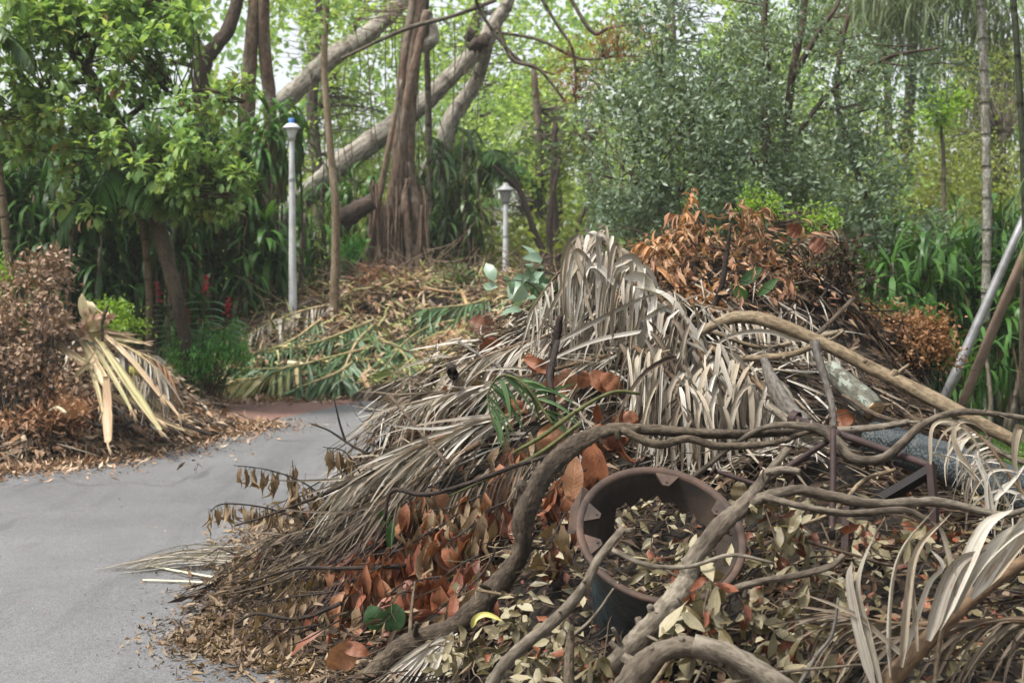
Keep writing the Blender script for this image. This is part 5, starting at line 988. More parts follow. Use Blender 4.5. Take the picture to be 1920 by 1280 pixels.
def wall(R0, k, curve, rel):
    V = []
    for f in dd:
        d = f * depth; rr = R0 - k * d - curve * np.sin(np.clip(d / .45, 0, 1) * math.pi) + rel * (np.sin(th * 9) * np.sin(d * 40) + .6 * np.sin(th * 16 + d * 30)) * np.clip(d * 12 - .4, 0, 1)
        V.append(PC + rr[:, None] * (np.cos(th)[:, None] * e1 + np.sin(th)[:, None] * e2) - ax * d[:, None])
    return V
VO = wall(.286, .24, .022, .005); VI = wall(.262, .22, .022, .0); n_ = len(dd)
i, j = np.meshgrid(np.arange(n_ - 1), np.arange(na), indexing='ij'); q = np.stack([i * na + j, i * na + (j + 1) % na, (i + 1) * na + (j + 1) % na, (i + 1) * na + j], -1).reshape(-1, 4)
m.add(np.concatenate(VO), q); build(m, 'outer_wall', M_glaze, o)
m = MB(); m.add(np.concatenate(VI), q[:, ::-1]); e = np.arange(na); m.add(np.concatenate([VO[-1], VI[-1]]), np.stack([e, (e + 1) % na, na + (e + 1) % na, na + e], -1)); build(m, 'inner_wall', M_clayin, o)
m = MB(); V = [PC + r * (np.cos(th)[:, None] * e1 + np.sin(th)[:, None] * e2) + ax * h_ for r, h_ in [(.286,-.010),(.290,-.006),(.292,.001),(.290,.007),(.284,.010),(.274,.008),(.266,.004),(.262,-.010)]]; n_ = len(V)
i, j = np.meshgrid(np.arange(n_ - 1), np.arange(na), indexing='ij'); m.add(np.concatenate(V), np.stack([i * na + j, i * na + (j + 1) % na, (i + 1) * na + (j + 1) % na, (i + 1) * na + j], -1).reshape(-1, 4)); build(m, 'rim', M_terra, o)
for px, py in ((1262, 880), (1350, 915), (1100, 940), (1120, 1045)):
    d = P(px, py, 4.78) - PC; a = math.atan2(d @ e2, d @ e1); m = MB(); V = []
    for hgt in (.004, -.006):
        for da, rr in ((-.16, .268), (.16, .268), (.05, .214), (-.05, .214)): V.append(PC + rr * (math.cos(a + da) * e1 + math.sin(a + da) * e2) + ax * hgt)
    m.add(V, [[0, 1, 2, 3], [7, 6, 5, 4], [0, 3, 7, 4], [1, 5, 6, 2], [3, 2, 6, 7]]); t_ = build(m, 'hanging_lug', M_terra, o, smooth=False)
    c_ = PC + .228 * (math.cos(a) * e1 + math.sin(a) * e2) + ax * .0055; m = MB(); tube(m, [c_, c_ + ax * .001], .005, 10, 1, 0); build(m, 'lug_hole', M_clayin, t_)
o = thing('pot_shard', 'orange broken shard leaning on the left of the pot rim', 'pot shard', P(1078, 990, 4.86))
m = MB(); V = [P(1092, 912, 4.9), P(1106, 925, 4.9), P(1078, 1000, 4.86), P(1064, 1000, 4.86), P(1070, 950, 4.9)]; V2 = [v + np.array([.004, .02, 0]) for v in V]
m.add(V + V2, None, [[0, 1, 2], [0, 2, 4], [4, 2, 3], [5, 7, 6], [5, 9, 7], [9, 8, 7]]); m.add(V + V2, [[0, 5, 6, 1], [1, 6, 7, 2], [2, 7, 8, 3], [3, 8, 9, 4], [4, 9, 5, 0]]); build(m, 'clay_piece', M_terra, o, smooth=False)

# ---- iron, pipe, can
M_iron = plain('rusted_iron', col(86,68,66,.5), .7, .3, .3, .25, 14, .002)
M_ironblk = plain('blackened_iron', col(52,48,48,.4), .7, .3, .3, .2, 14, .002)
def rods(name, label, cat, lst):
    o = thing(name, label, cat, P(*lst[0][1][0]))
    for nm, pts, r, mt, n in lst:
        m = MB(); tube(m, Pl(pts), np.array([r, r]) * PX(pts[0][2]), n, 1 if len(pts) == 2 else 5, .02); build(m, nm, mt, o, smooth=n > 5)
    return o
rods('iron_scrap', 'bent rusty iron frame half buried in the right of the heap', 'iron frame', [
    ('bar', [(1492,785,5.75),(1600,822,5.5),(1752,876,5.15)], 7, M_iron, 8), ('upright', [(1745,868,5.15),(1752,960,5.1),(1756,1080,5.1)], 9, M_iron, 4), ('upright', [(1562,805,5.3),(1562,900,5.2),(1560,1010,5.1)], 6, M_iron, 8),
    ('bar', [(1432,905,5.3),(1500,860,5.35),(1575,812,5.4)], 6, M_iron, 8), ('brace', [(1748,880,5.16),(1690,915,5.2),(1620,955,5.25)], 13, M_ironblk, 4), ('upright', [(1590,950,5.15),(1586,1080,5.05)], 11, M_iron, 4)])
m = MB(); a = P(1484, 782, 5.78); tube(m, [a, a + nrm(P(1520, 795, 5.72) - a) * .03], 15 * PX(5.7), 14, 1, 0, cap=False); oo = build(m, 'socket', M_iron, bpy.data.objects['iron_scrap'])
rods('iron_bolt', 'rusty rod with a flat round head above the pot rim', 'rod', [('shank', [(1340,882,4.75),(1400,902,4.72),(1440,915,4.7)], 4.5, M_iron, 8), ('head', [(1334,880,4.752),(1340,882,4.75)], 11, M_iron, 12)])
def pipem():
    m = NT('ribbed_grey_rubber'); bc = m.attr('bc'); sep = m.n('ShaderNodeSeparateXYZ'); m.i(sep, 0, bc)
    v = m.n('ShaderNodeTexVoronoi'); m.i(v, 'Scale', 1.0); m.i(v, 'Vector', m.mapv(bc, (70, 70, 130))); n = m.noise(m.mapv(bc, (30, 30, 30)), 1, 4)
    c = m.mix(m.rng(v.outputs['Distance'], .2, .7, 0, .6), col(78,88,90,.42), col(50,58,62,.4)); c = m.mix(m.rng(n, .55, .75, 0, .4), c, col(130,126,112,.45))
    return m.done(m.bsdf(c, .55, .4, m.bump(v.outputs['Distance'], -.006, 1)))
M_pipe = pipem()
pole('rubber_pipe', 'thick grey green pipe with a scaly surface lying at the right', 'pipe', [(1636,822,6.1),(1700,842,5.95),(1790,872,5.75),(1900,916,5.5),(1990,950,5.35)], [36,37,38,40,40], M_pipe, 22, bump=.015, sub=8)
M_canred = plain('red_can_paint', col(176,48,58,.4), .3, .5, 0, .1, 20); M_tin = plain('bare_tin', col(200,200,204,.7), .3, .5, .8, .05, 20)
o = thing('drink_can', 'red drink can poking out behind the thick curved branch', 'drink can', P(895, 1114, 5.5)); a = P(889, 1112, 5.52); b = P(918, 1124, 5.58); d = nrm(b - a)
m = MB(); tube(m, [a, b, b + d * .03], [.024, .029, .029], 20, 1, 0); build(m, 'body', M_canred, o); m = MB(); tube(m, [b + d * .03, b + d * .036], [.031, .026], 20, 1, 0); build(m, 'can_top', M_tin, o)
M_yellow = plain('yellow_peel', col(214,206,120,.7), .5, .4, 0, .1, 20)
o = thing('peeled_strip', 'curved pale yellow strip of peeled stem below the thick branch', 'strip', P(880, 1170, 5.0)); m = MB()
blades(m, catmull(Pl([(884,1176),(890,1160),(908,1152),(930,1158),(942,1166)], 5.0), 5)[None], .026, 'strap', .6); build(m, 'strip', M_yellow, o)

# ---- large single leaves
BIG = [((1046,702),(1015,800),62,'largest rust brown leaf hanging in the middle of the heap'),((1060,690),(1072,742),44,'rust leaf right behind the largest one'),((1040,698),(984,672),30,'left wing of two rust leaves joined like a butterfly'),((1012,700),(990,664),26,'small folded rust leaf at the butterfly pair'),
       ((1032,792),(1036,858),58,'round rust leaf below the largest one'),((1092,728),(1098,698),28,'small rust leaf on the green shoot'),((1100,700),(1148,728),40,'curled rust leaf at the right of the green shoot'),((1126,700),(1168,735),34,'slim curled rust leaf over the shadow right of the shoot'),
       ((962,744),(950,800),22,'narrow folded rust leaf on the green frond'),((964,748),(990,790),24,'short folded rust leaf on the green frond'),((1110,830),(1120,940),60,'torn dark brown leaf behind the curved branch'),((1070,940),(1080,860),40,'dark leaf hanging beside the curved branch bend'),
       ((720,760),(765,742),36,'flat pinkish brown leaf at the left top shoulder'),((735,772),(800,770),30,'rolled pinkish leaf under the flat one'),((690,742),(728,765),34,'pinkish brown leaf at the left shoulder edge'),
       ((660,1205),(620,1255),62,'orange pink leaf fallen beside the foot of the thick branch'),((640,1210),(690,1222),30,'folded leaf touching the fallen orange pink one'),((440,1040),(462,1100),40,'dark orange triangular leaf at the left tip'),
       ((1385,940),(1388,905),34,'olive leaf on the fork of the grey branch'),((1400,930),(1396,968),30,'round olive leaf below the fork of the grey branch'),
       ((1175,770),(1190,800),30,'brown leaf caught under the dry frond'),((930,620),(880,600),40,'rust leaf at the left crest'),((900,660),(940,640),36,'crumpled rust leaf on the left crest'),((1500,440),(1480,425),34,'red brown leaf sticking up at the right crest'),((1520,450),(1545,470),34,'red brown leaf beside it at the right crest'),
       ((1255,890),(1240,940),30,'brown leaf behind the pot rim'),((820,1010),(800,1060),34,'folded tan leaf in the brown cluster'),((1600,780),(1560,790),40,'brown curl of bark by the sawn logs'),((1690,980),(1760,1010),34,'orange brown leaf under the forked branch')]
for (bx, by), (tx, ty), wd, lab in BIG:
    a = on(bx, by, .42); d_ = a[1]; b = P(tx, ty, d_ - .03); L = np.linalg.norm(b - a); m = MB()
    leaves(m, a[None], (b - a)[None], nrm(CAMP - a + R.normal(0, .8, 3))[None], L * 1.06, wd * PX(d_), R.uniform(.2, .8), R.uniform(.15, .6), 'oval', 8, .06, R.uniform(-.3, .3))
    tag(build(m, 'large_leaf', M_oliveleaf if 'olive' in lab else M_rustleaf, None, a), lab, 'leaf')
for (bx, by), (tx, ty), wd, lab in [((728,952),(715,985),18,'bright green leaf among the brown ones'),((735,975),(728,1030),14,'narrow green leaf hanging under the bright one'),((690,1135),(718,1185),34,'dark green leaf near the road in the lower left'),((742,1130),(735,1190),36,'second dark green leaf in the lower left shade'),((910,740),(905,800),20,'green leaf below the green frond'),
                                    ((1385,535),(1430,500),18,'pale green leaf at the right crest'),((1400,560),(1372,530),20,'grey green leaf at the right crest'),((1420,555),(1460,520),14,'long yellow green leaf at the right crest')]:
    a = on(bx, by, .36); b = P(tx, ty, a[1] - .02); m = MB(); leaves(m, a[None], (b - a)[None], nrm(CAMP - a + R.normal(0, .5, 3))[None], np.linalg.norm(b - a), wd * PX(a[1]) * 1.3, .4, .3, 'oval', 6, .04)
    tag(build(m, 'green_leaf', M_greenleaf, None, a), lab, 'leaf')

# ---- leafy sprays
SP = [('twig of hanging tan leaves arching farthest out over the road', [(640,960),(570,905),(500,880),(438,872)], 26, .13, 'v_tan'), ('lower twig of hanging tan leaves reaching toward the road', [(600,985),(500,952),(420,944),(394,958)], 26, .12, 'v_tan'),
      ('upright twig with tan leaves beside the arching ones', [(585,1010),(556,930),(548,862)], 20, .13, 'v_tan'), ('twig of curled tan leaves above the long left frond', [(700,930),(650,850),(605,838)], 18, .13, 'v_tan'),
      ('tan leaf spray at the left foot, near the straw', [(560,1040),(500,1050),(452,1046)], 24, .12, 'v_tan'), ('tan leaf spray low on the left flank', [(620,1110),(540,1120),(470,1140)], 26, .12, 'v_tan'), ('tan leaf spray touching the road litter', [(600,1170),(520,1180),(440,1170)], 24, .12, 'v_tan'),
      ('thin wispy spray at the road bend above the left fronds', [(720,790),(680,760),(662,735)], 16, .08, 'v_orange'),
      ('rust leaf cluster left of the dark green leaves', [(700,1020),(660,1050),(625,1070)], 18, .18, ('v_rust','v_red')), ('dark red leaf cluster in the lower left middle', [(760,1010),(720,1050),(690,1060)], 18, .17, ('v_red','v_rust')),
      ('rust and tan cluster under the black curved stick', [(860,960),(820,990),(770,1010)], 22, .16, ('v_red','v_tan','v_rust')), ('tan curled cluster in the middle of the left flank', [(900,930),(850,950),(800,960)], 22, .15, ('v_tan','v_rust')),
      ('brown cluster hanging just left of the curved branch', [(950,940),(910,960),(880,1000)], 20, .15, ('v_tan','v_red')), ('brown leaf cluster below the comb-like frond', [(960,880),(900,920),(850,935)], 18, .14, ('v_tan','v_rust')),
      ('dark red cluster beside the red can', [(900,1040),(860,1060),(820,1090)], 18, .16, ('v_red',)), ('wrinkled pink brown cluster above the foot of the thick branch', [(830,1080),(780,1090),(755,1120)], 16, .17, ('v_rust','v_red')),
      ('olive and tan cluster near the road litter', [(660,1110),(620,1130),(590,1150)], 16, .19, ('v_tan','v_olive')), ('rust leaf spray behind the curved branch bend', [(1100,880),(1060,900),(1030,930)], 16, .15, ('v_rust','v_red')),
      ('rust leaf spray in the shadow right of the big leaves', [(1180,760),(1130,790),(1090,820)], 16, .14, ('v_rust','v_red')), ('rust leaf spray in front of the comb-like frond', [(1000,800),(960,840),(940,880)], 14, .13, ('v_rust','v_tan')),
      ('brown leaf spray at the left shoulder', [(860,760),(810,780),(760,800)], 14, .12, ('v_rust','v_tan')), ('brown leaf spray on the left crest', [(960,600),(920,630),(890,650)], 16, .12, ('v_rust','v_orange')), ('pinkish leaf spray on the left crest farther down', [(900,690),(860,700),(830,720)], 14, .11, ('v_rust','v_tan'))]
SP += [('dark red leaf spray hanging above the dark green leaves', [(800,1000),(750,1030),(700,1040)], 22, .17, ('v_red','v_rust')), ('rust leaf spray in the middle of the lower left', [(720,1060),(680,1080),(650,1090)], 20, .19, ('v_rust',)),
       ('tan leaf spray over the brown ones, left of the curved branch', [(890,980),(850,1010),(810,1020)], 20, .17, ('v_tan','v_tan','v_rust')), ('long tan leaf spray right above the black stick', [(830,900),(790,920),(750,950)], 18, .15, ('v_tan','v_rust')),
       ('brown leaf spray low beside the curved branch', [(930,1030),(900,1080),(860,1110)], 18, .16, ('v_red','v_tan')), ('rust leaf spray on the lower left by the fibres', [(690,1090),(650,1120),(610,1120)], 18, .18, ('v_rust','v_tan')),
       ('tan leaf spray between the fibres and the road', [(640,1050),(590,1080),(540,1090)], 22, .13, ('v_tan',)), ('tan leaf spray under the lowest left frond', [(600,1010),(560,1020),(500,1020)], 22, .12, ('v_tan',)),
       ('brown leaf spray hiding the foot of the fibres', [(600,1150),(550,1160),(500,1200)], 20, .13, ('v_tan','v_red')), ('brown leaf spray in the hollow left of the pot', [(1060,960),(1040,1000),(1010,1040)], 16, .13, ('v_red','v_tan'))]
for lab, q, n, L, ks in SP:
    lift = .38 if q[-1][0] > 640 else .24
    w_ = np.array([on(a, b, lift) for a, b in q])
    if q[-1][0] < 620 and q[-1][1] < 1000: w_ = np.array([P(a, b, 6.9) for a, b in q])
    if q[-1][0] < 620 and q[-1][1] < 1000: spray('leaf_spray', lab, w_, .005, ks, int(n * 1.4), L, 2.2, .03, .3, wf=.75)
    else: spray('leaf_spray', lab, w_, .005, ks, int(n * 1.6), L * 1.18, 1.6, .09, .35, wf=1.0)
OL = [('olive leaf spray hanging from the fork of the grey branch', [(1425,925,4.6),(1445,985,4.55),(1465,1040,4.5)]), ('olive leaf spray right below the forked branch', [(1460,950,4.7),(1480,1000,4.65),(1500,1050,4.6)]), ('olive leaf spray against the rusty upright', [(1540,980,4.8),(1560,1030,4.75),(1570,1090,4.7)]),
      ('olive leaf spray on the curved leafy-ended branch', [(1380,1110,4.2),(1400,1150,4.2),(1390,1200,4.2)]), ('large-leaved spray in front of the pot foot', [(1330,1100,4.15),(1320,1150,4.1),(1340,1180,4.1)]), ('olive leaf spray left of the leafy-ended branch', [(1270,1120,4.3),(1290,1150,4.3),(1270,1190,4.3)]),
      ('olive leaf spray in the mouth of the pot', [(1330,1010,4.8),(1270,1040,4.8),(1210,1050,4.8)]), 
      ('olive leaf spray in front of the pale blades', [(1560,1090,4.4),(1600,1120,4.4),(1580,1180,4.4)]), ('olive leaf spray below the leafy-ended branch', [(1460,1120,4.3),(1480,1170,4.3),(1470,1230,4.3)]), ('olive leaf spray at the bottom edge left of the blades', [(1540,1180,4.2),(1520,1230,4.2),(1490,1270,4.2)]),
      ('olive leaf spray under the slim cut branch', [(1060,1160,4.6),(1040,1200,4.6),(1060,1240,4.6)]), ('olive leaf spray between thick branch and slim branch', [(980,1130,5.0),(960,1170,5.0),(930,1200,4.9)]),
      ('olive leaf spray at the bottom, left of the dead stub', [(1010,1210,4.5),(980,1240,4.5),(990,1270,4.4)]), ('olive leaf spray right of the dead stub', [(1110,1210,4.3),(1130,1240,4.3),(1110,1280,4.3)]), ('olive leaf spray behind the iron upright', [(1660,970,4.9),(1640,1010,4.85),(1650,1060,4.8)]),
      ('olive leaf spray above the pale blades', [(1700,1000,4.6),(1740,1030,4.6),(1720,1080,4.5)]), ('olive leaf spray at the extreme lower right', [(1850,1140,4.2),(1830,1190,4.2),(1790,1230,4.2)]), ('olive leaf spray beside the yellow strip', [(900,1190,5.1),(870,1210,5.1),(850,1240,5.0)])]
for lab, q in OL: spray('leaf_spray', lab, Pl(q), .004, ('v_olive', 'v_olive', 'v_olive', 'v_pale', 'v_pale', 'v_brownsmall'), 34, .074 if 'large' not in lab else .11, .6, .10, .7, 0.0, M_twig, clus=3)
ORG = [(1240,470),(1290,440),(1340,415),(1390,410),(1440,420),(1490,445),(1310,480),(1370,460),(1430,470),(1480,500),(1540,470),(1270,520),(1340,520),(1400,510),(1330,560),(1450,540),(1560,520),(1215,500)]
orl = ['at the left end of the back crest','left of the highest point of the crest','at the highest point of the crest','just right of the highest point','in the middle of the back crest','beside the red brown leaves on the crest','just behind the dark upright stick','in front of the crest middle','below the crest middle','below the red brown crest leaves',
       'at the right end of the crest','behind the orange slanting frond','right of the dark upright stick','above the green leaves of the crest','above the fork of the long pole','right of the green crest leaves','against the burnt twigs','behind the arching grey frond']
for (x, y), t in zip(ORG, orl):
    a = on(x, y + 26, .04); b = a + [R.normal(0, .06), -.05, .10]; c_ = b + [R.normal(0, .12), -.08, .08]
    spray('leaf_spray', 'orange brown dead leaf spray ' + t, [a, b, c_], .004, 'v_orange', 24, .085, .7, .12, .8, 0.1)
spray('leaf_spray', 'pale blue green leaf spray left of the grey arching frond', [P(1020,560,8.2), P(990,530,8.2), P(940,525,8.2)], .005, 'v_blue', 22, .15, .5, .18, .7, 0.0)
spray('leaf_spray', 'green leaf spray at the left crest under the second lamp', [P(1060,520,8.6), P(1010,510,8.6), P(980,530,8.6)], .005, ('v_green','v_blue'), 16, .16, .5, .18, .7, 0.0)
# orange twiggy shrub at the right of the heap
bush('dry_shrub', 'orange brown dead shrub lying right of the heap before the hedge', 'shrub', [(1690,640,8.6,66,46,.3,150),(1740,640,8.4,50,36,.25,90),(1660,720,8.4,50,40,.3,90),(1640,610,8.8,40,40,.3,60)], M_huskbrown, .034, .016, 15, .05, stemmat=M_twigdk)
bush('dry_shrub', 'dark dead twiggy shrub on the right shoulder of the heap', 'shrub', [(1540,520,8.4,60,50,.3,80),(1590,490,8.5,40,60,.3,60)], M_litterdk, .05, .018, 6, .06, stemmat=M_twigdk)
# ================================================================ left heap
ALLH = lambda x, y, z: np.ones(len(x), bool)
fill('dark_litter', 'leaves darkened as shade in the gaps of the left heap', 'litter', M_litterdk, leftp, 9000, ALLH, .16, .04, 'lance', 2, .08)
fill('brown_leaf_litter', 'brown dead leaves covering the lower half of the left heap', 'litter', M_litter, leftp, 13000, ALLH, .13, .04, 'lance', 3, .12, .8, .5, .15, wide=2)
fill('orange_leaf_litter', 'orange brown leaves on the face of the left heap', 'litter', M_orange, leftp, 3500, reg((-80, 200, 700, 830)), .13, .035, 'lance', 3, .2, .9, .5, .15, .6, wide=2)
fill('palm_strips', 'dry palm strips in the left heap', 'litter', M_palmdry2, leftp, 3500, ALLH, .34, .02, 'strip', 3, .15, .5, .6, wide=2)
twigfill('twig_tangle', 'thin twigs tangled over the left heap', M_twig, leftp, 2600, ALLH, .4, .005)
bush('dry_shrub', 'tall brown dry shrub with pale twigs at the top of the left heap', 'shrub', [(78,510,12.9,46,36,.3,56),(50,580,12.8,76,46,.35,80),(10,660,12.6,66,56,.35,90),(95,620,12.7,46,50,.3,50),(60,710,12.5,76,46,.35,76),(-40,600,12.8,60,60,.4,40)], M_shrubdry, .06, .03, 12, .06, stemmat=M_barksilver)
bush('dry_shrub', 'orange feathery dry shrub low on the left heap', 'shrub', [(120,770,12.5,60,36,.3,110),(60,800,12.4,50,30,.3,60)], M_orange, .09, .02, 8, .06, stemmat=M_twig)
M_petstrip = leafmat('petiole_strip', CL([(196,186,142),(210,190,152),(176,170,122),(204,178,146)], .8), .05, .5, .4, streak=.7)
M_petstrip2 = leafmat('pink_petiole_strip', CL([(206,188,152),(190,162,128),(214,198,164)], .72), .05, .5, .4, streak=.7)
def lst(lab, q, rd, mt, name='palm_petiole', cat='palm petiole', n=8, heap=leftp, bump=.05):
    if name == 'palm_petiole':
        w_ = Pl(q); k = PX(np.mean(w_[:, 1])); o = thing(name, lab, cat, w_[0]); c = catmull(w_, 6); wd = np.interp(np.linspace(0, 1, len(c)), np.linspace(0, 1, len(rd)), rd) * 2.3 * k; t = np.linspace(0, 1, len(c))
        sp = MB(); tg = nrm(np.gradient(c, axis=0)); f = nrm(CAMP - c.mean(0)) + R.normal(0, .25, 3); N = nrm(f - tg * (tg @ f)[:, None]); S = np.cross(tg, N); wd = wd * (.55 + .45 * np.minimum(1, (1 - t) * 3 + .2)) * (1 + .05 * R.normal(0, 1, len(c))); th_ = .3 * wd
        cs = [(-.5, .25), (-.25, .02), (0, -.06), (.25, .02), (.5, .25), (.42, -.12), (0, -.42), (-.42, -.12)]
        V = np.stack([c + S * (a * wd)[:, None] + N * (b * wd)[:, None] for a, b in cs], 1); m_ = len(c); i, j = np.meshgrid(np.arange(m_ - 1), np.arange(8), indexing='ij')
        C = np.stack([np.broadcast_to([a * 2 for a, b in cs], (m_, 8)), np.broadcast_to(t[:, None], (m_, 8)), np.full((m_, 8), R.uniform(0, 40))], -1)
        sp.add(V.reshape(-1, 3), np.concatenate([np.stack([i * 8 + j, i * 8 + (j + 1) % 8, (i + 1) * 8 + (j + 1) % 8, (i + 1) * 8 + j], -1).reshape(-1, 4), [[0, 1, 2, 6], [2, 3, 4, 6], [(m_ - 1) * 8 + a for a in (6, 2, 1, 0)], [(m_ - 1) * 8 + a for a in (6, 4, 3, 2)]]]), None, C.reshape(-1, 3)); build(sp, 'stalk', M_petstrip if mt is M_petiole else M_petstrip2, o)
        m = MB(); n_ = 5; leaves(m, c[-1] + gauss(n_, .012), nrm(tg[-1] + gauss(n_, .2)), f, R.uniform(.05, .14, n_), .02, .6, .3, 'strip', 2); build(m, 'frayed_end', M_petstrip2, o); return o
    return branch(name, lab, q, rd, mt, n, 5, bump, cat=cat)
lst('long pale petiole sloping from the heap top down to the road litter', [(183,636,12.9),(220,690,12.6),(262,752,12.4),(300,806,12.2)], [7,8,8,6], M_petiole)
lst('pale tan petiole left of the longest one on the left heap', [(148,630,13.0),(172,668,12.7),(196,712,12.5),(210,735,12.4)], [4,8,8,5], M_petiole)
lst('green brown petiole lying level across the top of the left heap', [(112,620,13.3),(160,625,13.2),(215,632,13.1),(268,642,13.0)], [5,6,7,4], M_petiole)
lst('short upright petiole standing at the foot of the left heap', [(200,705,12.4),(203,760,12.3),(204,828,12.1)], [6,8,9], M_petpink)
lst('brown green petiole under the pale ones', [(70,600,13.0),(110,645,12.8),(160,680,12.6)], [6,7,6], M_petiole)
lst('thin tan petiole beside the longest one', [(225,700,12.7),(260,752,12.5),(296,790,12.4)], [4,5,4], M_petpink)
lst('orange petiole lying at the right foot of the left heap', [(285,768,12.9),(310,775,12.8),(335,780,12.7)], [5,6,5], M_petpink)
lst('short green stick crossing the pale petioles', [(138,708,12.5),(168,680,12.5)], [4,4], M_petiole)
lst('slender straw-coloured stalk fanning right from the heap top', [(196,628,12.95),(232,660,12.8),(268,700,12.7),(300,742,12.6)], [3,4,4,3], M_petpink)
lst('pale stalk between the two long petioles', [(176,650,12.9),(215,712,12.6),(246,768,12.4)], [4,4,3], M_petiole)
lst('straw stalk reaching down to the right foot beside the coconut', [(214,640,12.95),(262,690,12.8),(306,744,12.7),(336,780,12.6)], [3,4,4,3], M_petpink)
lst('thin pale stalk left of the upright petiole', [(160,668,12.7),(180,720,12.5),(192,772,12.35)], [3,4,3], M_petiole)
lst('short straw stalk above the brown cut log', [(150,606,13.1),(190,618,13.0),(232,626,13.0)], [3,4,3], M_petpink)
lst('long thin stalk crossing low toward the road tip', [(236,742,12.7),(290,780,12.6),(346,806,12.55)], [3,4,3], M_petiole)
lst('dark curved root standing on top of the left heap', [(192,640,12.8),(191,610,12.8),(196,590,12.8),(203,572,12.8)], [4,4,4,3], M_barkbrown, 'dead_branch', 'branch')
lst('dark burnt stick lying in the litter of the left heap', [(250,790,12.5),(210,800,12.3),(175,795,12.3)], [4,5,4], M_twigdk, 'dead_branch', 'branch')
lst('second dark stick at the right foot of the left heap', [(330,790,13.2),(370,805,13.1),(400,815,13.0)], [4,4,3], M_twigdk, 'dead_branch', 'branch')
lst('brown cut log end by the level petiole', [(105,638,12.9),(122,636,12.8),(136,630,12.7)], [9,9,8], M_barkfig, 'cut_log', 'log', 10)
frond('dry_palm_frond', 'drooping tan palm frond at the right side of the left heap', Pl([(210,640,13.0),(245,655,12.9),(285,685,12.8),(318,725,12.8)]), .016, 26, .62, .026, M_palmdry, M_petiole, .8, .7, .1, .35, None, False)
frond('dry_palm_frond', 'orange tan palm frond tip hanging over the red path', Pl([(240,655,13.2),(280,670,13.2),(310,690,13.2),(325,715,13.2)]), .012, 20, .5, .022, M_orange, M_petiole, .8, .5, .1, .4, None, False)
o = thing('fan_palm_leaf', 'small orange fan of dead palm leaf low on the left heap', 'palm leaf', P(128, 790, 12.3)); m = MB(); a = P(135, 785, 12.3); n = 22; an = np.linspace(.5, 2.8, n)
leaves(m, np.repeat(a[None], n, 0), np.stack([np.cos(an), -.3 + 0 * an, np.sin(an)], -1), [[0, -1, .3]] * n, .21, .016, .4, .3, 'strip', 4); build(m, 'blades', M_fernorange, o)
M_whitehusk = plain('pale_banana_sheath', col(226,220,186,.75), .6, .3, 0, .1, 12, .01)
def lump(name, label, cat, c, r, mat, seed=0, sub=3):
    import bmesh
    bm = bmesh.new(); bmesh.ops.create_icosphere(bm, subdivisions=sub, radius=1.0); rr = np.random.default_rng(seed); k = rr.normal(0, 1.6, (5, 3)); ph = rr.uniform(0, 6, 5)
    for v in bm.verts:
        q = np.array(v.co); f = 1 + .3 * np.sin(k @ q * 1.6 + ph).mean() * 2 + .06 * rr.normal(); v.co = Vector(q * f * np.array(r))
    me = bpy.data.meshes.new(name); bm.to_mesh(me); bm.free(); me.materials.append(mat)
    for p_ in me.polygons: p_.use_smooth = True
    return tag(link(name, me, None, c), label, cat)
M_palepeel = leafmat('pale_peel', CL([(232,226,190),(214,204,150),(226,206,172)], .85), .15, .55, streak=.3)
M_pinkpeel = leafmat('pinkish_peel', CL([(218,190,160),(200,160,132),(232,210,182)], .8), .12, .6, streak=.5)
for lab, x, y, mt, nn, L_ in [('creamy white folded palm boot on top of the left heap', 150, 610, M_palepeel, 7, .26), ('pinkish crumpled husks beside the white palm boot', 186, 606, M_pinkpeel, 12, .14), ('small pale husks below the white palm boot', 172, 632, M_pinkpeel, 9, .12), ('pale husks below the coconut', 262, 745, M_palepeel, 7, .16)]:
    a = P(x, y, 13.0); o = thing('palm_husk', lab, 'palm husk', a)
    for k in range(nn):
        m = MB(); D = nrm(R.normal(0, 1, 3) * [1, .5, .6] + [0, 0, .55]); leaves(m, (a + R.normal(0, 1, 3) * [.07, .05, .04])[None], D[None], (nrm(CAMP - a) + R.normal(0, .5, 3))[None], L_ * R.uniform(.7, 1.2), L_ * R.uniform(.35, .6), R.uniform(.3, 1.3), R.uniform(.2, .9), 'oval', 5, .12, R.uniform(-.6, .6)); build(m, 'husk_flap', mt, o)
lump('coconut', 'green yellow coconut wedged at the right of the left heap', 'coconut', P(257, 698, 12.8), (.055, .055, .085), plain('coconut_husk', col(196,188,104,.6), .5, .4), 3)
lst('pale white bark strip curled at the foot of the left heap', [(92,770,12.3),(108,764,12.25),(124,774,12.2)], [3,5,4], M_whitehusk, 'bark_strip', 'bark strip', 6)
SHT = [(150,600,290,650,12,'grey sheath lying under the level green petiole'),(170,650,235,760,11,'tan sheath sloping between the two long petioles'),(140,640,120,700,9,'grey sheath at the edge of the brown shrub'),(190,600,260,655,14,'widest tan sheath, just right of the dark curved root'),(250,700,285,800,9,'grey sheath right of the coconut'),
       (165,690,190,770,12,'wide tan sheath behind the upright petiole'),(230,640,300,690,10,'grey sheath on top of the drooping frond'),(100,610,170,640,9,'tan sheath in front of the white palm boot'),(210,760,260,815,8,'grey sheath under the lower end of the long petiole'),(240,780,320,812,8,'tan sheath lying in the litter at the right foot'),
       (180,640,215,700,9,'short grey sheath at the top of the longest petiole'),(260,740,330,800,7,'thin tan sheath below the hanging frond tips'),(150,720,140,790,8,'grey sheath above the orange fan leaf'),(215,700,255,770,8,'tan sheath crossing under the longest petiole'),(265,690,325,760,9,'grey sheath half hidden by the hanging frond'),(300,770,372,806,8,'tan sheath farthest right, pointing along the road'),(120,660,175,700,8,'grey sheath between the shrub and the pale petioles')]
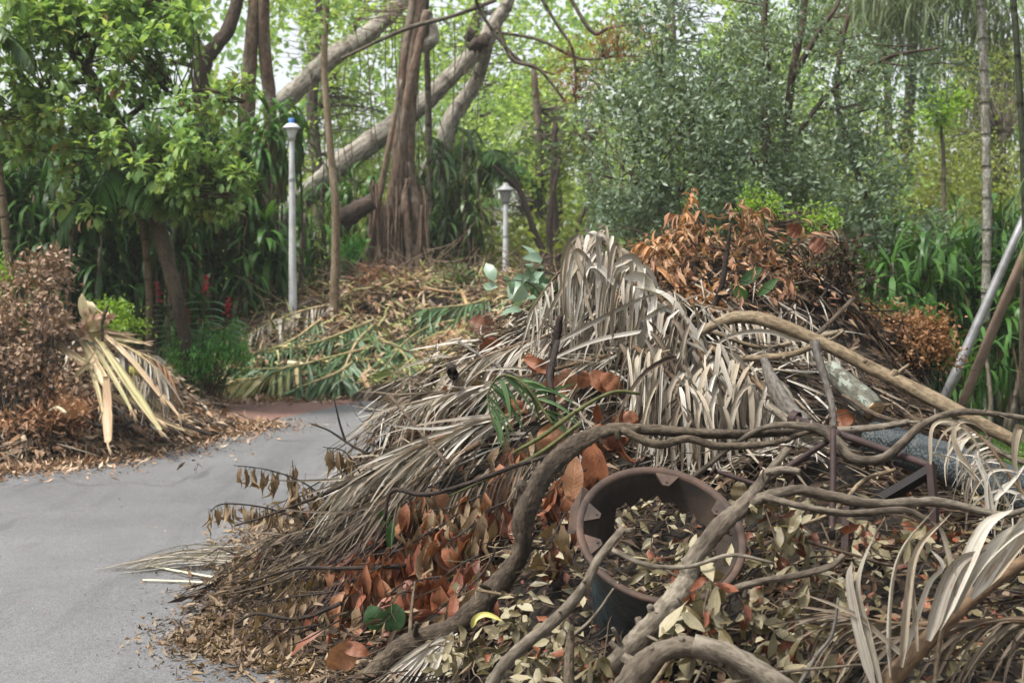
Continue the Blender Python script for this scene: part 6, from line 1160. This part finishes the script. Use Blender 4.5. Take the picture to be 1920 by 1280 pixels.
for k_, (x0, y0, x1, y1, wd, lab) in enumerate(SHT):
    a = on(x0, y0, .22); b = on(x1, y1, .16); mid_ = (a + b) / 2 + [0, -.05, .06]; m = MB(); blades(m, catmull([a, mid_, b], 5)[None], wd * PX(12.8), 'strip', R.uniform(.5, 1.1))
    tag(build(m, 'palm_sheath', [M_palmdry, M_tanleaf][k_ % 2], None, a), 'dry split ' + lab + ' of the left heap' if len(lab.split()) < 11 else lab, 'palm sheath', 'dry palm sheaths on the left heap')
fill('palm_strips', 'pale sheaths and husks scattered over the right side of the left heap', 'litter', M_palmdry, leftp, 900, reg((120, 330, 600, 830)), .3, .06, 'strap', 4, .15, .8, .8)

# ================================================================ middle heap past the bend
fill('dark_litter', 'leaves darkened as shade in the gaps of the middle heap', 'litter', M_litterdk, midp, 9000, ALLH, .24, .05, 'lance', 2, .1, wide=2)
fill('cut_foliage', 'mixed green and yellow cut foliage over the middle heap', 'cut foliage', M_greycut, midp, 8500, ALLH, .32, .035, 'lance', 3, .25, .8, .4, .1, .7, wide=2)
fill('brown_leaf_litter', 'brown and pink dead leaves over the middle heap', 'litter', M_litter, midp, 12000, ALLH, .20, .055, 'lance', 3, .2, .8, .4, .1, .5, wide=2)
fill('orange_leaf_litter', 'orange brown twiggy scraps along the top of the middle heap', 'litter', M_orange, midp, 5000, reg((560, 1150, 480, 590), (760, 900, 590, 720)), .16, .03, 'lance', 2, .3, .8, .4, .1, .8, wide=2)
twigfill('twig_tangle', 'pale twigs tangled over the middle heap', M_barktan, midp, 2600, ALLH, .7, .008, .3, .6)
twigfill('twig_tangle', 'reddish brown brushwood along the crest of the middle heap', M_barkfig, midp, 2200, reg((440, 1150, 480, 590)), .8, .009, .5, 1.0)
GR = [('green palm frond across the centre of the middle heap', [(700,600),(640,625),(580,645),(500,660)], M_greenpalm), ('green palm frond low in the middle heap, its tip toward the fern bush', [(700,650),(620,670),(530,690),(430,690)], M_greenpalm), ('dark green palm frond hanging in the middle of the middle heap', [(700,610),(670,640),(650,680),(640,715)], M_greenpalm),
      ('green palm frond at the right of the middle heap', [(860,600),(810,610),(760,640),(720,690)], M_greenpalm), ('drooping green frond under the brown patch of the middle heap', [(720,640),(745,650),(765,680),(770,715)], M_greenpalm), ('green frond in the left part of the middle heap', [(600,600),(560,630),(520,650),(470,665)], M_greenpalm),
      ('tan dry frond arching off the left end of the middle heap', [(630,570),(570,582),(520,600),(465,628)], M_palmdry), ('brown dry frond along the crest near the first lamp', [(640,560),(600,556),(550,570),(500,590)], M_palmdry2), ('yellow green frond low at the left end of the middle heap', [(560,680),(510,700),(460,715),(430,735)], M_greycut),
      ('pinkish dry frond at the right of the middle heap', [(880,590),(850,610),(830,630),(800,640)], M_orange), ('dry frond by the near end of the middle heap', [(800,700),(760,712),(720,720),(680,730)], M_palmdry2), ('green frond at the top right of the middle heap', [(920,560),(880,570),(840,575),(790,580)], M_greenpalm),
      ('olive frond mid right in the middle heap', [(840,650),(800,660),(770,675),(745,700)], M_greycut), ('green frond low in the centre by the path', [(660,680),(630,700),(590,715),(550,730)], M_greenpalm)]
for lab, q, mt in GR: frond('palm_frond', lab, np.array([on(a, b, .75) for a, b in q]), .026, 30, 1.0, .06, mt, M_petiole if mt is not M_palmdry2 else None, .5, .7, .05, .6, midp, False, m_=5)
MS = [('pale cut limb standing up at the crest of the middle heap', [(865,545),(875,570),(882,590)], 5, M_cut), ('short brown log on the crest of the middle heap', [(805,565),(820,580),(835,595)], 6, M_barkfig), ('thick pale log end on top of the middle heap by the roots', [(676,530),(690,518),(706,508)], 8, M_petpink), ('pale stick leaning over the crest of the middle heap', [(735,500),(755,515),(780,525)], 4, M_petpink),
      ('white peeled branch in the left of the middle heap', [(540,680),(560,682),(580,686)], 5, M_whitehusk), ('long brown stick at the left of the middle heap', [(475,690),(484,665),(492,640)], 3, M_petpink), ('reddish long stick in the centre of the middle heap', [(660,590),(640,605),(600,632)], 3, M_barkfig), ('tan stick at the front of the middle heap', [(560,735),(590,722),(625,695)], 4, M_petpink),
      ('yellow green stem at the right of the middle heap', [(795,640),(830,625),(880,622)], 6, M_petiole), ('green brown stem behind the yellow green one', [(790,650),(820,640),(845,618)], 4, M_petiole), ('green yellow stem nearer the big heap', [(840,668),(870,660),(905,652)], 5, M_petiole), ('brown upright stick at the right of the middle heap', [(835,665),(845,690),(852,705)], 4, M_twigdk),
      ('tan stick upright at the crest right', [(790,570),(796,590),(800,610)], 4, M_barktan), ('pink tan trunk piece near the path', [(680,705),(688,720),(695,735)], 6, M_petpink), ('brown long branch along the crest', [(640,520),(690,525),(760,530)], 4, M_barkfig), ('pale branch along the crest farther right', [(800,540),(850,548),(910,540)], 3, M_petpink)]
for lab, q, r, mt in MS:
    w_ = np.array([on(a, b, .6) for a, b in q]); m = MB(); tube(m, w_, np.array([r, r, r * .8]) * .85 * PX(20.5), 8, 4, .06); o = thing('cut_limb', lab, 'cut limb', w_[0]); build(m, 'wood', mt, o)
    d = nrm(w_[-1] - w_[-2]); m = MB(); tube(m, [w_[-1] - d * .01, w_[-1] + d * .004], r * .78 * PX(20.5), 10, 1, 0); build(m, 'cut_end', M_cut, o)
M_yell = leafmat('yellow_leaf', CL([(224,180,60),(230,160,60)], .75), .3, .5)
for i, (x, y, t) in enumerate([(472,732,'lowest on the path side'), (494,712,'in the middle of the three'), (512,706,'with an orange edge')]):
    a = on(x, y, .25); m = MB(); leaves(m, a[None], [[-.5, -.2, -.6]], nrm(CAMP - a)[None], .22, .12, .5, .3, 'oval', 4, .1); tag(build(m, 'yellow_leaf', M_yell, None, a), 'yellow fallen leaf ' + t, 'leaf')
bush('cut_branch', 'leafy green cut branch on the right crest of the middle heap', 'leafy branch', [(865,530,22.5,30,26,.3,40)], M_palm, .16, .05, 8, .1)
bush('cut_branch', 'brown feathery branch pile below the first lamp', 'leafy branch', [(600,600,21.6,50,26,.4,70),(700,530,22.6,50,18,.4,50)], M_reddead, .13, .03, 8, .12, stemmat=M_barkfig)
bush('plant', 'small green plant on the crest by the fig roots', 'plant', [(658,480,23.5,18,24,.2,22)], M_fern, .16, .05, 8, .08)

# ================================================================ litter on the ground
def floor(name, label, mat, pts, L, W, shape='lance', k=2, kind='stuff', cat='litter'):
    m = MB(); n = len(pts); p = np.c_[pts, np.maximum(H(pts[:, 0], pts[:, 1]), .008) + R.uniform(.002, .012, n)]
    leaves(m, p, nrm(np.c_[R.normal(0, 1, (n, 2)), np.abs(R.normal(0, .12, n))]), UP + gauss(n, .35), L * R.uniform(.4, 1.4, n), W * R.uniform(.5, 1.4, n), R.normal(0, .9, n), R.uniform(0, .7, n), shape, k, .1, R.normal(0, .5, n))
    return tag(build(m, name, mat), label, cat, kind=kind)
def nearline(poly, n, s0, s1):
    c = catmull(np.array([(x, y, 0) for x, y in poly], float), 10)[:, :2]; i = R.integers(0, len(c), n); s = s0 + (s1 - s0) * R.random((n, 1)) ** 1.5
    return c[i] + R.normal(0, 1, (n, 2)) * s
foot = [G(640,1285)[:2], G(560,1255)[:2], G(450,1230)[:2], G(380,1205)[:2], G(420,1160)[:2], G(450,1110)[:2], G(460,1060)[:2], G(480,1010)[:2], G(540,960)[:2]]
floor('ground_litter', 'pale leaf scraps spilled on the road at the left foot of the big heap', M_litternear, nearline(foot, 3600, .05, .20), .055, .018)
floor('ground_litter', 'tan leaf scraps spilled beside the big heap', M_tanleaf, nearline(foot, 500, .05, .2), .09, .026, k=3)
floor('ground_litter', 'dark crumbs of leaf at the edge of the big heap', M_litterdk, nearline(foot, 4200, .06, .26), .02, .008)
lf = [G(-80,892)[:2], G(60,880)[:2], G(150,868)[:2], G(240,852)[:2], G(330,832)[:2], G(420,812)[:2], G(490,800)[:2]]
floor('ground_litter', 'brown leaf scraps along the road edge of the left heap', M_litter, nearline(lf, 4200, .10, .42), .085, .028)
floor('ground_litter', 'dark crumbs along the road edge of the left heap', M_litterdk, nearline(lf, 5200, .10, .38), .04, .016)
lf2 = [G(300,800)[:2], G(360,796)[:2], G(430,800)[:2], G(480,797)[:2]]
floor('ground_litter', 'pale scraps trailing off the right tip of the left heap', M_petpink, nearline(lf2, 500, .1, .3), .12, .04)
mf = [G(400,752)[:2], G(470,748)[:2], G(560,746)[:2], G(660,742)[:2], G(740,735)[:2], G(900,738)[:2]]
floor('ground_litter', 'pinkish leaf scraps along the foot of the middle heap', M_litter, nearline(mf, 5200, .15, .5), .13, .05)
pr = np.stack([R.uniform(-4.5, 0, 700), R.uniform(4, 17, 700)], -1)
floor('road_scraps', 'tiny leaf crumbs scattered on the road', M_litter, pr, .018, .008)
a = G(175, 862)[:2]; floor('ground_litter', 'small pale leaf patch on the road in front of the left heap', M_palmdry, a + R.normal(0, 1, (70, 2)) * [.16, .07], .09, .03)
for x, y in ((195,1222),(150,1090),(85,985)):
    pass
# straw on the road
o = thing('straw_mat', 'flattened straw-coloured frond lying on the road left of the big heap', 'straw', G(430, 1060)); 
for k in range(46):
    a = G(445 + R.normal(0, 14), 1058 + R.normal(0, 9)); e = G(175 + abs(R.normal(0, 70)), 1072 + R.normal(0, 5)); a[2] = .03 + R.random() * .07; e[2] = .012 + R.random() * .01; c_ = (a + e) / 2 + [0, R.normal(0, .03), R.uniform(.0, .05)]
    m = MB(); blades(m, catmull([a, c_, e], 4)[None], .010, 'strip', .4, UP); build(m, 'straw', M_palmdry, o)
for q, lab in [([(268,1094),(350,1097),(425,1101)],'white straight stick lying on the road beside the heap'), ([(275,1066),(350,1080),(420,1092)],'second pale stick on the road above the white one')]:
    w_ = np.array([G(a, b) + [0, 0, .02] for a, b in q]); m = MB(); tube(m, w_, .006, 7, 3, .03); tag(build(m, 'loose_stick', M_whitehusk, None, w_[0]), lab, 'stick')
# ================================================================ light morning haze under the trees
hm = MB(); x0, x1, y0, y1, z0, z1 = -142, 142, -62, 262, -1.5, 27
hm.add([(x0,y0,z0),(x1,y0,z0),(x1,y1,z0),(x0,y1,z0),(x0,y0,z1),(x1,y0,z1),(x1,y1,z1),(x0,y1,z1)], [[0,3,2,1],[4,5,6,7],[0,1,5,4],[1,2,6,5],[2,3,7,6],[3,0,4,7]])
mh = bpy.data.materials.new('haze'); mh.use_nodes = True; mh.node_tree.nodes.clear()
pv = mh.node_tree.nodes.new('ShaderNodeVolumePrincipled'); pv.inputs['Density'].default_value = .0007; pv.inputs['Color'].default_value = (.93, .97, .95, 1)
mo = mh.node_tree.nodes.new('ShaderNodeOutputMaterial'); mh.node_tree.links.new(pv.outputs[0], mo.inputs['Volume'])
tag(build(hm, 'haze', mh, smooth=False), 'thin pale haze in the air between the trees', 'haze', kind='stuff')
